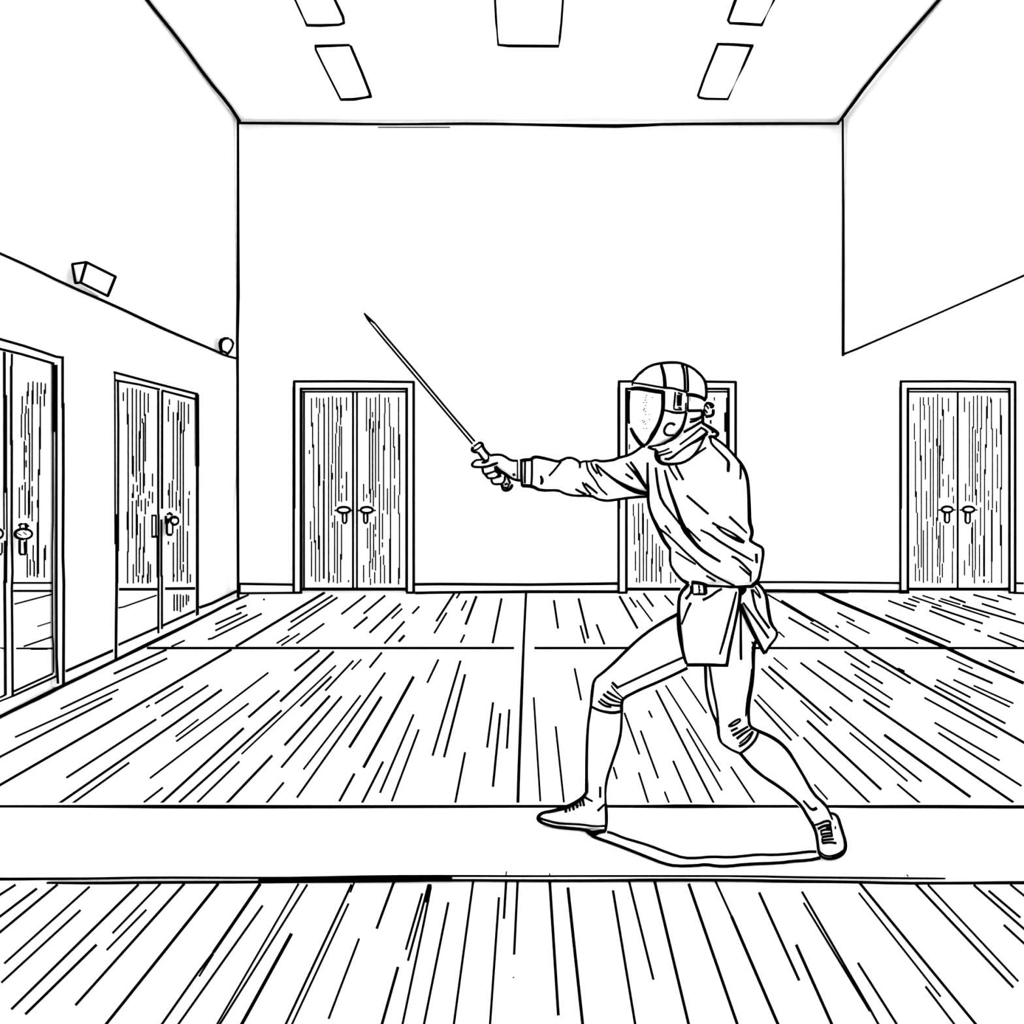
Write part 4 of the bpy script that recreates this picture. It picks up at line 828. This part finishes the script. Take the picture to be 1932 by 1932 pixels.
sew(lace2, PRSH, '''1537.5 1556.5 1546 1554 1557 1549 1565.6 1548.8 1567 1555|2.4 2.6 3.6 3.6 3.4;1543 1564 1551 1559.4 1560 1556.6 1568 1557|3.4 3 3;1559 1561.4 1569 1561.4|2.2;1548.5 1567.6 1557 1565 1568 1565.4|2.4
1548.5 1574.5 1558 1572.4 1569.6 1571.4|2.6;1550.5 1579.6 1562 1577.4 1571 1577|2.8;1550.6 1585.4 1562 1583.8 1573 1583|2.8;1551.6 1590.8 1566 1589 1578 1590.6|3 2.6 3.6;1567 1557 1570 1576|2.2;1549 1567 1550 1576|2;1551 1582 1551.6 1590|2''')
# hand
sew(body, HF, '''923.8 859.6 934.5 857.8 946 858.2 954.4 862.4 963.5 869 977.6 869.6|3.8 3.8 3.8 4 4 3.4;983.5 906.6 972.6 905.6 962.7 901 953 894 943 888.8 934.5 880|4.4 4 4 5 6 5
921.5 867.5 915 871.5 909 873|4.4 5 3;909 868 905 867.3 898 867.8 891.5 873.5 890 877.5 893.5 881.3 910.5 881.6 921 880 932 876 939.5 873|2.4 2.6 2.8 3.6 4 3.6 3.4 3.4 4.6 3
909.8 882 911.3 892 915 895.3 925 892.4 934 889|3.6 3.6 3 2.6 2.4;934.5 880 935.5 888 942 893|4 6 6;915 895.3 919 900 921.5 903 934.5 902 941 897 944 893|3.6 3.6 3 2.6 3 5
926.6 904.5 928.4 911 933 914 947.5 913.2|3.4;938.5 900.8 946 897.5|3;953 895 952.4 903 951.6 907.5 947.5 912|3;953.6 895.6 958 901 961 908 962.5 913|2.6 3 3.4 3.6;968.5 893 970.5 898|4''')
# ---- link the figure
person = body.build('person', [SKIN, INK], smooth=True)
tag(person, 'person in fencing mask and white jacket lunging on the mat, arm stretched out', 'person')
jk = jacket.build('jacket', [CLOTH, INK], person, True)
co = collar.build('collar', [CLOTH, INK], person, True); tie.build('collar_tie', [CLOTH, INK], co, True)
mk = mask.build('mask', [CLOTH, INK], person, True)
visor.build('visor', [METAL, INK], mk, True)['label'] = 'dotted mesh face screen'
st = strap.build('strap', [CLOTH, INK], mk); knot.build('strap_knot', [CLOTH, INK], mk, True)
clip.build('clip', [METAL, INK], mk)['label'] = 'dark side clip'
tail.build('jacket_tail', [CLOTH, INK], person, True); sash.build('sash', [CLOTH, INK], person, True); buckle.build('belt_buckle', [METAL, INK], person, True)
breeches.build('breeches', [CLOTH, INK], person, True)
sockf.build('sock', [CLOTH, INK], person, True); sockr.build('sock', [CLOTH, INK], person, True)
s1 = shoef.build('shoe', [CLOTH, INK], person, True); lace1.build('laces', [CLOTH, INK], s1)
s2 = shoer.build('shoe', [CLOTH, INK], person, True); lace2.build('laces', [CLOTH, INK], s2)

# ---- sword
sw = empty('sword', PSW.hit(905, 845)); tag(sw, 'slender sword with long thin blade raised in the person\'s hand', 'sword')
blade = MB()
rt = P('687 590.5 708 610.4 725 632 781 697.3 854 784.3 896 833'); lf = P('686.7 591.5 692 601.5 725 641.2 784.2 711 862 803 891.4 838')
R1, L1 = respl(rt, 24), respl(lf, 24)
sec = []
for a, b in zip(R1, L1):
    pa, pb = PSW.hit(*a), PSW.hit(*b); c = (pa+pb)/2; d = Vector((0, -.004, 0))
    sec.append([pa, c+d, pb, c-d])
for s0, s1_ in zip(sec, sec[1:]):
    for j in range(4): blade.quad(s0[j], s0[(j+1) % 4], s1_[(j+1) % 4], s1_[j])
blade.add(sec[-1], [(0, 1, 2, 3)])
for e, ws in ((R1, 3.6), (L1, 3.4)):
    t = [EYE+(PSW.hit(*p)-EYE)*.9985 for p in e]
    blade.tube(t, [(ws*min(1, .6+.1*i)+.5)/2*2.84/F for i in range(len(t))])
t = [PSW.hit(*p) for p in P('687 590.5 694 600 706 612')]; blade.tube(t, [.002, .006, .003])
blade.build('blade', [METAL, INK], sw)
sew(sword_g, PSW, '892.5 843 889.6 849.4 895 853.6 901.4 853.4|4.4 5 4 3.6;902 835.5 909.3 835.3 911.2 843|3 4.6 5;894 849.7 901 848 908.5 841.4|2;893.5 842.5 900 838 904 835.5|2.4')
sword_g.build('guard', [METAL, INK], sw, True)
sew(grip, PSW, '901.4 853.5 906.4 859.6 909 864.5 913.5 869|3.6 3.6 4 4.4;911 843 916.3 851.3 923.8 859|4.4 4.6 4.6;921.6 860 921.8 867|2')
grip.build('grip', [METAL, INK], sw, True)
sew(pommel, YP(2.83), '946.6 913 947.5 919 949.5 924.6 956.5 925.6 962.5 922.5 966.3 917 965.5 913.6|5 4.6 5 5.4 5 5 4;950 919.6 956 919.8|1.8;960.5 912 959 918 955 922.5|2.2;952 914.5 958 912|3')
pommel.build('pommel', [METAL, INK], sw, True)

# ================================================================== light and exposure
w = bpy.data.worlds.new('daylight'); bpy.context.scene.world = w; w.use_nodes = True
w.node_tree.nodes['Background'].inputs[0].default_value = (1, 1, 1, 1); w.node_tree.nodes['Background'].inputs[1].default_value = 1.0
sc = bpy.context.scene
sc.view_settings.view_transform = 'Standard'; sc.view_settings.look = 'None'; sc.view_settings.gamma = 1; sc.view_settings.use_curve_mapping = False
sc.view_settings.exposure = EXPO
sc.cycles.max_bounces = 10; sc.cycles.diffuse_bounces = 8
